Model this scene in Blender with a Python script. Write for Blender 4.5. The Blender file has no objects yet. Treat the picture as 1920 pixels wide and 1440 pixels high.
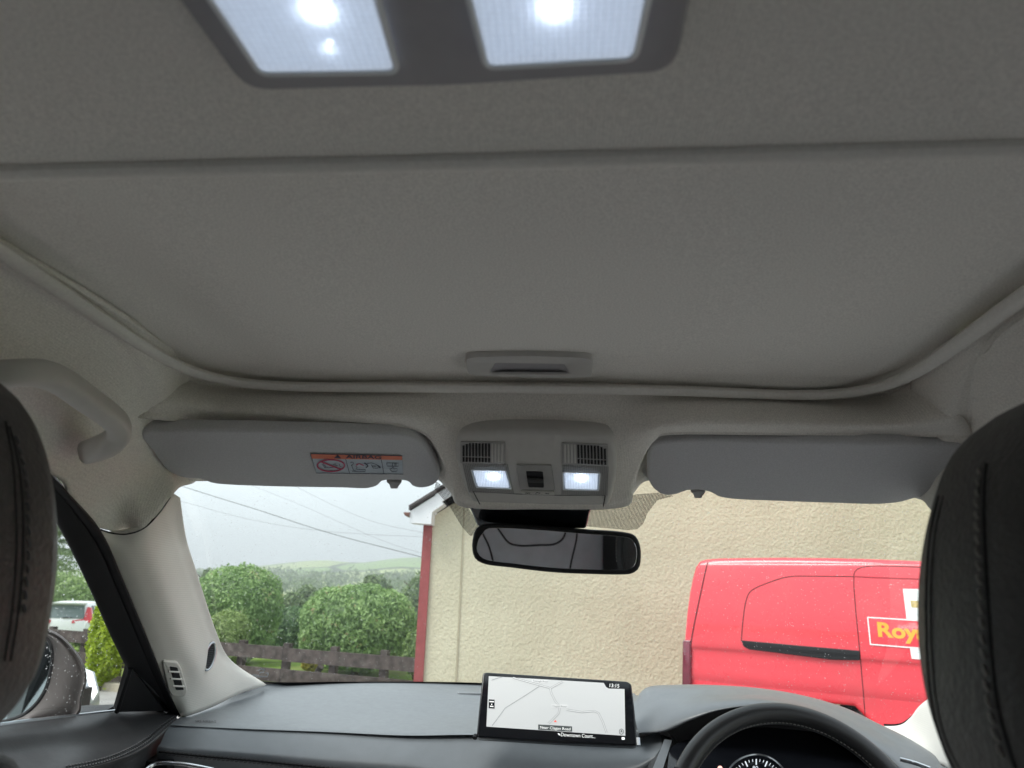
import bpy, math, random
import numpy as np
from mathutils import Vector, Matrix
from mathutils.bvhtree import BVHTree

random.seed(7)
RNG = np.random.default_rng(7)
scene = bpy.context.scene
COL = scene.collection

# ------------------------------------------------------------------ camera
CAM = np.array([0.0, 0.0, 1.32])
F, PITCH, YAW, ROLL = 1300.0, 16.5, 4.5, 1.7
cam_d = bpy.data.cameras.new('camera')
cam = bpy.data.objects.new('camera', cam_d)
COL.objects.link(cam)
cam_d.sensor_width = 36.0
cam_d.lens = 36.0 * F / 1920.0
cam_d.clip_start = 0.02
cam_d.clip_end = 9000.0
cam.matrix_world = (Matrix.Translation(Vector(CAM)) @ Matrix.Rotation(math.radians(YAW), 4, 'Z')
                    @ Matrix.Rotation(math.radians(90 + PITCH), 4, 'X') @ Matrix.Rotation(math.radians(ROLL), 4, 'Z'))
cam_d.dof.use_dof = True
cam_d.dof.focus_distance = 1.3
cam_d.dof.aperture_fstop = 8.0
scene.camera = cam

# ------------------------------------------------------------------ sky, sun, exposure
SUN_EL, SUN_AZ = 52.0, -120.0
world = bpy.data.worlds.new('World')
scene.world = world
world.use_nodes = True
wn, wl = world.node_tree.nodes, world.node_tree.links
wn.clear()
sky = wn.new('ShaderNodeTexSky')
sky.sky_type = 'NISHITA'
sky.sun_disc = False
sky.sun_elevation = math.radians(SUN_EL)
sky.sun_rotation = math.radians(SUN_AZ)
sky.air_density = 1.0
sky.dust_density = 4.0
hs = wn.new('ShaderNodeHueSaturation')
hs.inputs['Saturation'].default_value = 0.34
# cloud layer: breaks the even overcast very softly and lifts the zenith
tc = wn.new('ShaderNodeTexCoord')
cn = wn.new('ShaderNodeTexNoise')
cn.inputs['Scale'].default_value = 2.2
cn.inputs['Detail'].default_value = 4
cr = wn.new('ShaderNodeMapRange')
cr.inputs['From Min'].default_value = 0.3
cr.inputs['From Max'].default_value = 0.7
cr.inputs['To Min'].default_value = 0.92
cr.inputs['To Max'].default_value = 1.12
mixc = wn.new('ShaderNodeMixRGB')
mixc.blend_type = 'MIX'
mixc.inputs['Fac'].default_value = 0.7
mixc.inputs['Color2'].default_value = (6.6, 7.3, 7.7, 1)
mul = wn.new('ShaderNodeVectorMath')
mul.operation = 'SCALE'
bg = wn.new('ShaderNodeBackground')
bg.inputs['Strength'].default_value = 0.15
wo = wn.new('ShaderNodeOutputWorld')
wl.new(sky.outputs[0], hs.inputs['Color'])
wl.new(hs.outputs[0], mixc.inputs['Color1'])
wl.new(tc.outputs['Generated'], cn.inputs['Vector'])
wl.new(cn.outputs['Fac'], cr.inputs['Value'])
wl.new(mixc.outputs[0], mul.inputs[0])
wl.new(cr.outputs[0], mul.inputs['Scale'])
wl.new(mul.outputs[0], bg.inputs['Color'])
wl.new(bg.outputs[0], wo.inputs[0])
sun_d = bpy.data.lights.new('sun', 'SUN')
sun_d.energy = 2.3
sun_d.angle = math.radians(28)
sun_d.color = (1.0, 0.96, 0.9)
sun = bpy.data.objects.new('sun', sun_d)
COL.objects.link(sun)
# light from behind the car and to its left, high in a bright overcast sky
_az = math.radians(SUN_AZ)
_sd = Vector((math.sin(_az) * math.cos(math.radians(SUN_EL)), math.cos(_az) * math.cos(math.radians(SUN_EL)),
              math.sin(math.radians(SUN_EL))))
sun.rotation_euler = _sd.to_track_quat('Z', 'Y').to_euler()
sun.location = Vector((0, 0, 30))
vs = scene.view_settings
vs.view_transform = 'Standard'
vs.look = 'None'
vs.exposure = 0.55
vs.gamma = 1.0
vs.use_curve_mapping = False
scene.render.engine = 'CYCLES'
cy = scene.cycles
cy.use_denoising = True
try:
    cy.denoiser = 'OPENIMAGEDENOISE'
except Exception:
    pass
cy.max_bounces = 12
cy.diffuse_bounces = 6
cy.glossy_bounces = 5
cy.transmission_bounces = 6
cy.transparent_max_bounces = 24
cy.sample_clamp_indirect = 8.0
cy.caustics_reflective = False
cy.caustics_refractive = False

# ------------------------------------------------------------------ picking points in space
def ray(px, py):
    x, y = (px - 960) / F, (720 - py) / F
    r, p, a = math.radians(ROLL), math.radians(PITCH), math.radians(YAW)
    X, Y = x * math.cos(r) - y * math.sin(r), x * math.sin(r) + y * math.cos(r)
    d = (X, math.cos(p) - Y * math.sin(p), math.sin(p) + Y * math.cos(p))
    return np.array([d[0] * math.cos(a) - d[1] * math.sin(a), d[0] * math.sin(a) + d[1] * math.cos(a), d[2]])

def ay(px, py, y):
    d = ray(px, py)
    return CAM + d * (y / d[1])

def ax(px, py, x):
    d = ray(px, py)
    return CAM + d * (x / d[0])

def az(px, py, z):
    d = ray(px, py)
    return CAM + d * (z / d[2])

def W(x, y, z):
    """point given relative to the eye"""
    return CAM + np.array([x, y, z])

class Plane:
    def __init__(self, a, b, c):
        self.p = np.array(a, float)
        n = np.cross(np.array(b) - a, np.array(c) - a)
        n = n / np.linalg.norm(n)
        if np.dot(n, CAM - self.p) < 0:
            n = -n
        self.n = n

    def at(self, px, py, off=0.0):
        d = ray(px, py)
        q = self.p + self.n * off
        return CAM + d * (np.dot(q - CAM, self.n) / np.dot(d, self.n))

    def pts(self, lst, off=0.0):
        return [self.at(x, y, off) for x, y in lst]

def crom(pts, n, closed=False):
    """n points along a centripetal-ish Catmull-Rom curve, spaced by chord length"""
    P = np.array(pts, float)
    m = len(P)
    if m == 2 and not closed:
        t = np.linspace(0, 1, n)[:, None]
        return P[0] * (1 - t) + P[1] * t
    if closed:
        Q = np.vstack([P[-1], P, P[0], P[1]])
        segs = m
    else:
        Q = np.vstack([2 * P[0] - P[1], P, 2 * P[-1] - P[-2]])
        segs = m - 1
    out = []
    K = 24
    for i in range(segs):
        p0, p1, p2, p3 = Q[i:i + 4]
        d0 = max(np.linalg.norm(p1 - p0), 1e-9) ** .5
        d1 = max(np.linalg.norm(p2 - p1), 1e-9) ** .5
        d2 = max(np.linalg.norm(p3 - p2), 1e-9) ** .5
        m1 = d1 * ((p1 - p0) / d0 - (p2 - p0) / (d0 + d1) + (p2 - p1) / d1)
        m2 = d1 * ((p2 - p1) / d1 - (p3 - p1) / (d1 + d2) + (p3 - p2) / d2)
        for k in range(K):
            t = k / K
            out.append((2 * t**3 - 3 * t**2 + 1) * p1 + (t**3 - 2 * t**2 + t) * m1
                       + (-2 * t**3 + 3 * t**2) * p2 + (t**3 - t**2) * m2)
    out.append(P[0] if closed else P[-1])
    out = np.array(out)
    L = np.concatenate([[0], np.cumsum(np.linalg.norm(np.diff(out, axis=0), axis=1))])
    s = np.linspace(0, L[-1], n + 1 if closed else n)
    if closed:
        s = s[:-1]
    return np.stack([np.interp(s, L, out[:, k]) for k in range(out.shape[1])], axis=1)

# ------------------------------------------------------------------ objects
ROOTLOC = {}

def empty(name, label, cat, loc=(0, 0, 0), group=None, kind=None):
    o = bpy.data.objects.new(name, None)
    COL.objects.link(o)
    o.location = Vector(loc)
    o.empty_display_size = 0.05
    o['label'] = label
    o['category'] = cat
    if group:
        o['group'] = group
    if kind:
        o['kind'] = kind
    ROOTLOC[o.name] = np.array(loc, float)
    return o

def ob(name, geo, mat, parent=None, smooth=True, angle=35, label=None, cat=None, group=None, kind=None, face=None):
    verts, faces = geo
    verts = np.asarray(verts, float)
    if face is not None:
        faces = orient(verts, faces, face)
    off = np.zeros(3)
    if parent is not None:
        r = parent
        while r.parent is not None:
            r = r.parent
        off = ROOTLOC.get(r.name, np.zeros(3))
    me = bpy.data.meshes.new(name)
    me.from_pydata([tuple(v) for v in (verts - off)], [], [tuple(int(i) for i in f) for f in faces])
    me.validate()
    if smooth:
        me.shade_smooth()
        me.set_sharp_from_angle(angle=math.radians(angle))
    for m in (mat if isinstance(mat, (list, tuple)) else [mat]):
        me.materials.append(m)
    o = bpy.data.objects.new(name, me)
    COL.objects.link(o)
    if parent is not None:
        o.parent = parent
    else:
        ROOTLOC[o.name] = np.zeros(3)
    for k, v in (('label', label), ('category', cat), ('group', group), ('kind', kind)):
        if v:
            o[k] = v
    return o

def orient(verts, faces, toward):
    """flip all faces when most look away from the point 'toward'"""
    s = 0.0
    t = np.array(toward, float)
    for f in list(faces)[::max(1, len(faces) // 60)]:
        a, b, c = verts[f[0]], verts[f[1]], verts[f[2]]
        n = np.cross(b - a, c - a)
        n = n / (np.linalg.norm(n) + 1e-12)
        v = t - a
        s += float(np.dot(n, v / (np.linalg.norm(v) + 1e-12)))
    return [tuple(reversed(f)) for f in faces] if s < 0 else faces

def join(*geos):
    V, Fc, o = [], [], 0
    for v, f in geos:
        v = np.asarray(v, float)
        V.append(v)
        Fc += [tuple(int(i) + o for i in q) for q in f]
        o += len(v)
    return np.vstack(V), Fc

def grid_faces(nu, nv, closed_u=False):
    fs = []
    for j in range(nv - 1):
        for i in range(nu if closed_u else nu - 1):
            a = j * nu + i
            b = j * nu + (i + 1) % nu
            fs.append((a, b, b + nu, a + nu))
    return fs

def patch(rows, nu=40, nv=24):
    R = [crom(r, nu) for r in rows]
    R = np.array(R)                                  # rows x nu x 3
    G = np.stack([crom(R[:, i], nv) for i in range(nu)], axis=1)   # nv x nu x 3
    return G.reshape(-1, 3), grid_faces(nu, nv)

def solid(o, t, offset=-1):
    m = o.modifiers.new('solid', 'SOLIDIFY')
    m.thickness = t
    m.offset = offset
    return o

def loft(loops, cap0=False, cap1=False):
    n = len(loops[0])
    V = np.vstack([np.asarray(l, float) for l in loops])
    fs = grid_faces(n, len(loops), True)
    if cap0:
        fs.append(tuple(range(n - 1, -1, -1)))
    if cap1:
        b = (len(loops) - 1) * n
        fs.append(tuple(range(b, b + n)))
    return V, fs

def inset2d(P, d):
    """offset a closed planar 2D outline inwards by d (CCW)"""
    n = len(P)
    out = np.empty_like(P)
    for i in range(n):
        a, b, c = P[i - 1], P[i], P[(i + 1) % n]
        e1 = (b - a) / (np.linalg.norm(b - a) + 1e-12)
        e2 = (c - b) / (np.linalg.norm(c - b) + 1e-12)
        n1, n2 = np.array([-e1[1], e1[0]]), np.array([-e2[1], e2[0]])
        m = n1 + n2
        m = m / (np.linalg.norm(m) + 1e-12)
        k = max(0.35, float(np.dot(m, n1)))
        out[i] = b + m * d / k
    return out

def slab(outline, n, t, r=0.004, steps=4, bulge=0.0):
    """a plate with a rounded front rim: outline (3D, coplanar) is its silhouette, n looks to the front"""
    P3 = np.array(outline, float)
    n = np.array(n, float) / np.linalg.norm(n)
    c = P3.mean(0)
    u = P3[1] - P3[0]
    u = u - n * np.dot(u, n)
    u /= np.linalg.norm(u)
    v = np.cross(n, u)
    P = np.stack([(P3 - c) @ u, (P3 - c) @ v], axis=1)
    area = 0.5 * np.sum(P[:, 0] * np.roll(P[:, 1], -1) - np.roll(P[:, 0], -1) * P[:, 1])
    if area < 0:
        P = P[::-1].copy()
    def lift(Q, d):
        return c + Q[:, :1] * u + Q[:, 1:] * v - n * d
    loops = []
    for k in range(steps + 1):
        a = k / steps * math.pi / 2
        loops.append(lift(inset2d(P, r * (1 - math.sin(a))), r * (1 - math.cos(a))))
    loops.append(lift(P, t - r * .5))
    loops.append(lift(inset2d(P, r * .5), t))
    V, fs = loft(loops)
    m = len(P)
    fs = [tuple(reversed(f)) for f in fs]
    fs.append(tuple(range(m)))
    b = (len(loops) - 1) * m
    fs.append(tuple(range(b + m - 1, b - 1, -1)))
    return V, fs

def rrect(pts, r, k=6):
    """round the corners of a 3D polygon with radius r (k steps)"""
    P = np.array(pts, float)
    out = []
    n = len(P)
    for i in range(n):
        a, b, c = P[i - 1], P[i], P[(i + 1) % n]
        rr = min(r, .45 * np.linalg.norm(a - b), .45 * np.linalg.norm(c - b))
        p = b + (a - b) / np.linalg.norm(a - b) * rr
        q = b + (c - b) / np.linalg.norm(c - b) * rr
        for j in range(k + 1):
            t = j / k
            out.append((1 - t)**2 * p + 2 * t * (1 - t) * b + t * t * q)
    return np.array(out)

def sweep(path, rx, rz=None, n=10, up=(0, 0, 1), closed=False, caps=True, scale=None, power=1.0):
    """tube of elliptical section along a path; rx sideways, rz along 'up'"""
    P = np.array(path, float)
    rz = rx if rz is None else rz
    m = len(P)
    loops = []
    up = np.array(up, float)
    for i in range(m):
        if closed:
            T = P[(i + 1) % m] - P[i - 1]
        else:
            T = P[min(i + 1, m - 1)] - P[max(i - 1, 0)]
        T = T / (np.linalg.norm(T) + 1e-12)
        s = np.cross(T, up)
        if np.linalg.norm(s) < 1e-4:
            s = np.cross(T, np.array([1.0, 0, 0.1]))
        s /= np.linalg.norm(s)
        w = np.cross(s, T)
        k = 1.0 if scale is None else scale[i]
        lp = []
        for j in range(n):
            a = 2 * math.pi * j / n
            ca, sa = math.cos(a), math.sin(a)
            ca = math.copysign(abs(ca)**power, ca)
            sa = math.copysign(abs(sa)**power, sa)
            lp.append(P[i] + s * rx * k * ca + w * rz * k * sa)
        loops.append(lp)
    if closed:
        loops.append(loops[0])
    return loft(loops, caps and not closed, caps and not closed)

def box(c, size, axes=None):
    c, s = np.array(c, float), np.array(size, float) / 2
    A = np.eye(3) if axes is None else np.array(axes, float)
    V = [c + A[0] * s[0] * i + A[1] * s[1] * j + A[2] * s[2] * k for k in (-1, 1) for j in (-1, 1) for i in (-1, 1)]
    return np.array(V), [(0, 2, 3, 1), (4, 5, 7, 6), (0, 1, 5, 4), (2, 6, 7, 3), (0, 4, 6, 2), (1, 3, 7, 5)]

def hexa(front, back):
    """solid between two quads with the same winding"""
    V = np.array(list(front) + list(back), float)
    return V, [(0, 1, 2, 3), (7, 6, 5, 4), (0, 4, 5, 1), (1, 5, 6, 2), (2, 6, 7, 3), (3, 7, 4, 0)]

def plate(pl, pxs, t, off=0.0):
    """thin prism standing on a plane, outline given by sight lines"""
    a = np.array(pl.pts(pxs, off + t))
    b = a - pl.n * t
    n = len(a)
    V = np.vstack([a, b])
    fs = [tuple(range(n)), tuple(range(2 * n - 1, n - 1, -1))]
    fs += [(i, i + n, (i + 1) % n + n, (i + 1) % n) for i in range(n)]
    return V, orient(V, fs[:1], a.mean(0) + pl.n)[:1] + fs[1:] if False else fs

def strokes(pl, lines, wpx, t=0.0004, off=0.0):
    """flat drawn lines on a plane: every polyline gets width wpx"""
    gs = []
    for ln in lines:
        L = np.array(ln, float)
        m = len(L)
        l, r = [], []
        for i in range(m):
            T = L[min(i + 1, m - 1)] - L[max(i - 1, 0)]
            T = T / (np.linalg.norm(T) + 1e-9)
            N = np.array([-T[1], T[0]]) * wpx / 2
            l.append(pl.at(*(L[i] + N), off + t))
            r.append(pl.at(*(L[i] - N), off + t))
        V = np.array(l + r)
        fs = [(i, i + 1, m + i + 1, m + i) for i in range(m - 1)]
        gs.append((V, fs))
    return join(*gs)

_glyphs = {}
def glyphs(s, bold=0.0):
    key = (s, bold)
    if key not in _glyphs:
        cu = bpy.data.curves.new('lettering', 'FONT')
        cu.body = s
        cu.size = 1.0
        cu.offset = bold
        o = bpy.data.objects.new('lettering', cu)
        COL.objects.link(o)
        dg = bpy.context.evaluated_depsgraph_get()
        me = bpy.data.meshes.new_from_object(o.evaluated_get(dg))
        V = np.array([v.co[:2] for v in me.vertices])
        fs = [tuple(p.vertices) for p in me.polygons]
        bpy.data.objects.remove(o)
        bpy.data.curves.remove(cu)
        bpy.data.meshes.remove(me)
        _glyphs[key] = (V, fs)
    return _glyphs[key]

def writing(pl, s, x0, y0, x1, y1, h, off=0.0006, bold=0.0):
    """text whose baseline runs from (x0,y0) to (x1,y1), capital height h, all as sight lines on the plane"""
    V, fs = glyphs(s, bold)
    w = V[:, 0].max() - V[:, 0].min()
    e = np.array([x1 - x0, y1 - y0]) / w
    up = np.array([(y1 - y0), -(x1 - x0)], float)
    up = up / np.linalg.norm(up) * h / 0.7
    out = []
    for u, v in V:
        q = np.array([x0, y0]) + e * (u - V[:, 0].min()) + up * v
        out.append(pl.at(q[0], q[1], off))
    return np.array(out), fs

def bvh(geo):
    return BVHTree.FromPolygons([Vector(v) for v in geo[0]], [tuple(int(i) for i in f) for f in geo[1]])

def onto(tree, px, py, lift=0.0):
    d = Vector(ray(px, py)).normalized()
    h = tree.ray_cast(Vector(CAM), d)
    if h[0] is None:
        return None, None
    n = h[1] if h[1].dot(d) < 0 else -h[1]
    return np.array(h[0] + n * lift), np.array(n)

def stitches(tree, line, step, length, r, lift=0.0006, slant=0.0):
    """row of thread stitches lying on a surface"""
    L = crom(line, 400)
    pts = [onto(tree, x, y, lift) for x, y in L]
    pts = [p for p in pts if p[0] is not None]
    if len(pts) < 3:
        return None
    P = np.array([p[0] for p in pts])
    N = np.array([p[1] for p in pts])
    s = np.concatenate([[0], np.cumsum(np.linalg.norm(np.diff(P, axis=0), axis=1))])
    gs = []
    q = step / 2
    while q + length < s[-1]:
        a = np.array([np.interp(q, s, P[:, k]) for k in range(3)])
        b = np.array([np.interp(q + length, s, P[:, k]) for k in range(3)])
        n = N[min(np.searchsorted(s, q), len(N) - 1)]
        side = np.cross(b - a, n)
        side /= np.linalg.norm(side) + 1e-12
        mid = (a + b) / 2 + n * r * .7
        gs.append(sweep([a + side * slant, mid, b - side * slant], r, n=5, up=n))
        q += step
    return join(*gs)

def seam(tree, line, r, n=120, lift=0.0, nn=6):
    pts = [onto(tree, x, y, lift)[0] for x, y in crom(line, n)]
    pts = [p for p in pts if p is not None]
    return sweep(pts, r, n=nn)

# ------------------------------------------------------------------ materials
def mat_new(name):
    m = bpy.data.materials.new(name)
    m.use_nodes = True
    nt = m.node_tree
    return m, nt, nt.nodes['Principled BSDF'], nt.nodes['Material Output']

def surf(name, col, rough=0.6, metal=0.0, spec=0.5, var=0.0, vscale=8.0, bump=0.0, bscale=300.0, bdist=0.001,
         sheen=0.0, coat=0.0, stretch=None, detail=3.0, ribs=None, rvar=0.0, dirt=None):
    """principled surface with mottled colour, fine grain and optional ribs, all in object space"""
    m, nt, b, out = mat_new(name)
    N, L = nt.nodes, nt.links
    tc = N.new('ShaderNodeTexCoord')
    b.inputs['Roughness'].default_value = rough
    b.inputs['Metallic'].default_value = metal
    b.inputs['Specular IOR Level'].default_value = spec
    b.inputs['Sheen Weight'].default_value = sheen
    b.inputs['Coat Weight'].default_value = coat
    b.inputs['Base Color'].default_value = (*col, 1)
    cur = None
    if var:
        n = N.new('ShaderNodeTexNoise')
        n.inputs['Scale'].default_value = vscale
        n.inputs['Detail'].default_value = 5
        L.new(tc.outputs['Object'], n.inputs['Vector'])
        mr = N.new('ShaderNodeMapRange')
        mr.inputs['From Min'].default_value = 0.3
        mr.inputs['From Max'].default_value = 0.7
        mr.inputs['To Min'].default_value = 1 - var
        mr.inputs['To Max'].default_value = 1 + var
        L.new(n.outputs['Fac'], mr.inputs['Value'])
        vm = N.new('ShaderNodeVectorMath')
        vm.operation = 'SCALE'
        vm.inputs[0].default_value = col
        L.new(mr.outputs[0], vm.inputs['Scale'])
        cur = vm.outputs[0]
    if dirt:
        dcol, dscale, damt = dirt
        n = N.new('ShaderNodeTexNoise')
        n.inputs['Scale'].default_value = dscale
        n.inputs['Detail'].default_value = 6
        L.new(tc.outputs['Object'], n.inputs['Vector'])
        mr = N.new('ShaderNodeMapRange')
        mr.inputs['From Min'].default_value = 0.5
        mr.inputs['From Max'].default_value = 0.75
        mr.inputs['To Max'].default_value = damt
        L.new(n.outputs['Fac'], mr.inputs['Value'])
        mx = N.new('ShaderNodeMixRGB')
        L.new(mr.outputs[0], mx.inputs['Fac'])
        if cur is not None:
            L.new(cur, mx.inputs['Color1'])
        else:
            mx.inputs['Color1'].default_value = (*col, 1)
        mx.inputs['Color2'].default_value = (*dcol, 1)
        cur = mx.outputs[0]
    if cur is not None:
        L.new(cur, b.inputs['Base Color'])
    if rvar:
        n = N.new('ShaderNodeTexNoise')
        n.inputs['Scale'].default_value = vscale * 2.3
        n.inputs['Detail'].default_value = 4
        L.new(tc.outputs['Object'], n.inputs['Vector'])
        mr = N.new('ShaderNodeMapRange')
        mr.inputs['To Min'].default_value = max(0.02, rough - rvar)
        mr.inputs['To Max'].default_value = min(1, rough + rvar)
        L.new(n.outputs['Fac'], mr.inputs['Value'])
        L.new(mr.outputs[0], b.inputs['Roughness'])
    h = None
    if bump:
        n = N.new('ShaderNodeTexNoise')
        n.inputs['Scale'].default_value = bscale
        n.inputs['Detail'].default_value = detail
        if stretch:
            mp = N.new('ShaderNodeMapping')
            mp.inputs['Scale'].default_value = stretch
            L.new(tc.outputs['Object'], mp.inputs['Vector'])
            L.new(mp.outputs[0], n.inputs['Vector'])
        else:
            L.new(tc.outputs['Object'], n.inputs['Vector'])
        h = n.outputs['Fac']
    if ribs:
        axis, period, amt = ribs
        w = N.new('ShaderNodeTexWave')
        w.wave_type = 'BANDS'
        w.bands_direction = axis
        w.inputs['Scale'].default_value = 2 * math.pi / 20 / period
        w.inputs['Distortion'].default_value = 0.4
        L.new(tc.outputs['Object'], w.inputs['Vector'])
        if h is None:
            h = w.outputs['Fac']
        else:
            ma = N.new('ShaderNodeMath')
            ma.operation = 'MULTIPLY_ADD'
            ma.inputs[1].default_value = amt
            L.new(w.outputs['Fac'], ma.inputs[0])
            L.new(h, ma.inputs[2])
            h = ma.outputs[0]
    if h is not None:
        bp = N.new('ShaderNodeBump')
        bp.inputs['Strength'].default_value = bump or 0.3
        bp.inputs['Distance'].default_value = bdist
        L.new(h, bp.inputs['Height'])
        L.new(bp.outputs[0], b.inputs['Normal'])
    return m

def glow(name, col, strength):
    m, nt, b, out = mat_new(name)
    b.inputs['Base Color'].default_value = (*[c * .8 for c in col], 1)
    b.inputs['Emission Color'].default_value = (*col, 1)
    b.inputs['Emission Strength'].default_value = strength
    b.inputs['Roughness'].default_value = 0.25
    return m

def pane(name, tint=(0.95, 0.98, 0.97), refl=0.07, grey=0.0):
    """thin window glass: clear with a weak mirror reflection that grows at grazing angles"""
    m, nt, b, out = mat_new(name)
    N, L = nt.nodes, nt.links
    N.remove(b)
    tr = N.new('ShaderNodeBsdfTransparent')
    tr.inputs[0].default_value = (*tint, 1)
    gl = N.new('ShaderNodeBsdfGlossy')
    gl.inputs['Roughness'].default_value = 0.01
    fr = N.new('ShaderNodeFresnel')
    fr.inputs['IOR'].default_value = 1.4
    mu = N.new('ShaderNodeMath')
    mu.operation = 'MULTIPLY'
    mu.inputs[1].default_value = refl * 10
    mx = N.new('ShaderNodeMixShader')
    L.new(fr.outputs[0], mu.inputs[0])
    L.new(mu.outputs[0], mx.inputs[0])
    L.new(tr.outputs[0], mx.inputs[1])
    L.new(gl.outputs[0], mx.inputs[2])
    L.new(mx.outputs[0], out.inputs[0])
    return m

M = {}
M['lining'] = surf('roof_cloth', (0.79, 0.762, 0.715), .95, spec=.15, var=.14, vscale=560, bump=.8, bscale=900, bdist=.0006,
                   sheen=.15, ribs=('X', .0022, .5))
M['blind'] = surf('blind_cloth', (0.79, 0.766, 0.722), .95, spec=.15, var=.14, vscale=600, bump=.8, bscale=1100, bdist=.0005, sheen=.15)
M['welt'] = surf('seal_cloth', (0.74, 0.72, 0.68), .9, spec=.2, var=.05, vscale=300, bump=.5, bscale=500, bdist=.0006)
M['visor'] = surf('visor_vinyl', (0.56, 0.563, 0.58), .8, spec=.2, var=.10, vscale=600, bump=.35, bscale=700, bdist=.0005, ribs=('Z', .0018, .5))
M['trim'] = surf('pillar_plastic', (0.76, 0.74, 0.69), .6, spec=.3, var=.012, vscale=60, bump=.16, bscale=700, bdist=.0004, ribs=('Z', .003, 1.0))
M['plastic'] = surf('grey_plastic', (0.53, 0.52, 0.50), .55, spec=.35, var=.03, vscale=90, bump=.2, bscale=900, bdist=.0003)
M['plastic_dk'] = surf('console_plastic', (0.36, 0.355, 0.35), .55, spec=.35, var=.03, vscale=90, bump=.2, bscale=900, bdist=.0003)
M['dash'] = surf('dash_vinyl', (0.128, 0.139, 0.151), .36, spec=.9, var=.06, vscale=40, bump=.35, bscale=650, bdist=.0005, rvar=.06)
M['dash_dk'] = surf('dash_vinyl_dark', (0.03, 0.03, 0.032), .5, spec=.45, var=.06, vscale=40, bump=.35, bscale=650, bdist=.0005)
M['leather'] = surf('door_leather', (0.032, 0.032, 0.034), .46, spec=.5, var=.08, vscale=30, bump=.4, bscale=420, bdist=.0007, rvar=.06)
M['seat'] = surf('seat_leather', (0.048, 0.046, 0.045), .52, spec=.45, var=.14, vscale=45, bump=.9, bscale=260, bdist=.0019, rvar=.08, detail=4)
M['rear_leather'] = surf('bench_leather', (0.55, 0.585, 0.62), .5, spec=.3, var=.08, vscale=20, bump=.5, bscale=200, bdist=.001)
M['black'] = surf('black_plastic', (0.012, 0.012, 0.014), .5, spec=.3, var=.1, vscale=40, bump=.15, bscale=700, bdist=.0003)
M['gloss'] = surf('gloss_black', (0.008, 0.009, 0.012), .12, spec=.5, var=.1, vscale=10)
M['rubber'] = surf('seal_rubber', (0.014, 0.014, 0.016), .62, spec=.2, var=.1, vscale=40, bump=.2, bscale=500, bdist=.0004)
M['carpet'] = surf('grey_carpet', (0.46, 0.45, 0.435), .95, spec=.1, var=.1, vscale=60)
M['thread'] = surf('thread', (0.10, 0.10, 0.105), .8, spec=.2, var=.1, vscale=400)
M['thread_lt'] = surf('thread_pale', (0.26, 0.25, 0.235), .8, spec=.2, var=.1, vscale=400)
M['chrome'] = surf('chrome', (0.75, 0.77, 0.8), .18, metal=1, var=.05, vscale=30)
M['satin'] = surf('satin_metal', (0.55, 0.57, 0.6), .3, metal=1, var=.05, vscale=30)
M['mirror'] = surf('mirror_silver', (0.86, 0.89, 0.92), .02, metal=1, var=.01, vscale=10)
M['door_mirror'] = surf('mirror_tinted', (0.62, 0.70, 0.72), .02, metal=1, var=.01, vscale=10)
M['lens_rim'] = surf('lens_rim', (0.8, 0.83, 0.85), .25, spec=.5, var=.02, vscale=30)
M['reflector'] = surf('lamp_reflector', (0.50, 0.56, 0.66), .35, spec=.5, var=.02, vscale=60)
M['led'] = glow('led', (0.86, 0.92, 1.0), 12.0)
M['screen'] = glow('screen_map', (0.60, 0.615, 0.615), 0.40)
M['screen_line'] = glow('screen_road', (0.22, 0.235, 0.24), 0.5)
M['screen_lane'] = glow('screen_lane', (0.66, 0.67, 0.67), 0.44)
M['screen_white'] = glow('screen_text', (0.85, 0.87, 0.85), 0.6)
M['screen_grey'] = glow('screen_grey', (0.07, 0.08, 0.08), 0.5)
M['screen_red'] = glow('screen_red', (0.62, 0.07, 0.04), 0.9)
M['screen_black'] = surf('screen_black', (0.012, 0.014, 0.02), .2, spec=.5, var=.1, vscale=20)
M['dial_white'] = glow('dial_white', (0.7, 0.75, 0.8), 0.5)
M['st_orange'] = surf('sticker_orange', (0.72, 0.20, 0.11), .5, spec=.3, var=.04, vscale=50)
M['st_white'] = surf('sticker_white', (0.50, 0.56, 0.62), .45, spec=.3, var=.03, vscale=50)
M['st_ink'] = surf('sticker_ink', (0.05, 0.055, 0.09), .6, spec=.2, var=.05, vscale=50)
M['st_red'] = surf('sticker_red', (0.48, 0.06, 0.13), .5, spec=.2, var=.05, vscale=50)
M['glass'] = pane('window_glass')
M['added_tint'] = pane('added_tint_glass', (.42, .44, .44))  # tint put in to dim light reaching the rear lining
M['white_paint'] = surf('white_paint', (0.78, 0.79, 0.8), .3, spec=.5, coat=.5, var=.03, vscale=2)
M['silver_paint'] = surf('silver_paint', (0.55, 0.58, 0.62), .3, metal=.6, coat=.5, var=.03, vscale=2)
M['car_red'] = surf('car_red', (0.35, 0.012, 0.03), .25, metal=.2, coat=.8, var=.05, vscale=2)
M['van_red'] = surf('van_red', (0.76, 0.055, 0.078), .28, spec=.5, coat=.6, var=.05, vscale=1.5, rvar=.08, dirt=((.5, .12, .12), 2.2, .30))
M['van_gap'] = surf('van_gap', (0.06, 0.004, 0.006), .6, var=.1, vscale=5)
M['van_gold'] = surf('van_gold', (0.82, 0.42, 0.06), .4, spec=.4, var=.04, vscale=10)
M['van_white'] = surf('van_white', (0.80, 0.84, 0.84), .4, spec=.4, var=.03, vscale=10)
M['van_crest'] = surf('van_crest', (0.55, 0.42, 0.18), .4, spec=.4, var=.3, vscale=60)
M['tail_lamp'] = surf('tail_lamp', (0.16, 0.015, 0.035), .15, spec=.5, coat=.6, var=.25, vscale=18)
M['tail_red'] = surf('tail_red', (0.62, 0.02, 0.03), .15, spec=.5, coat=.6, var=.1, vscale=8)
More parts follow.
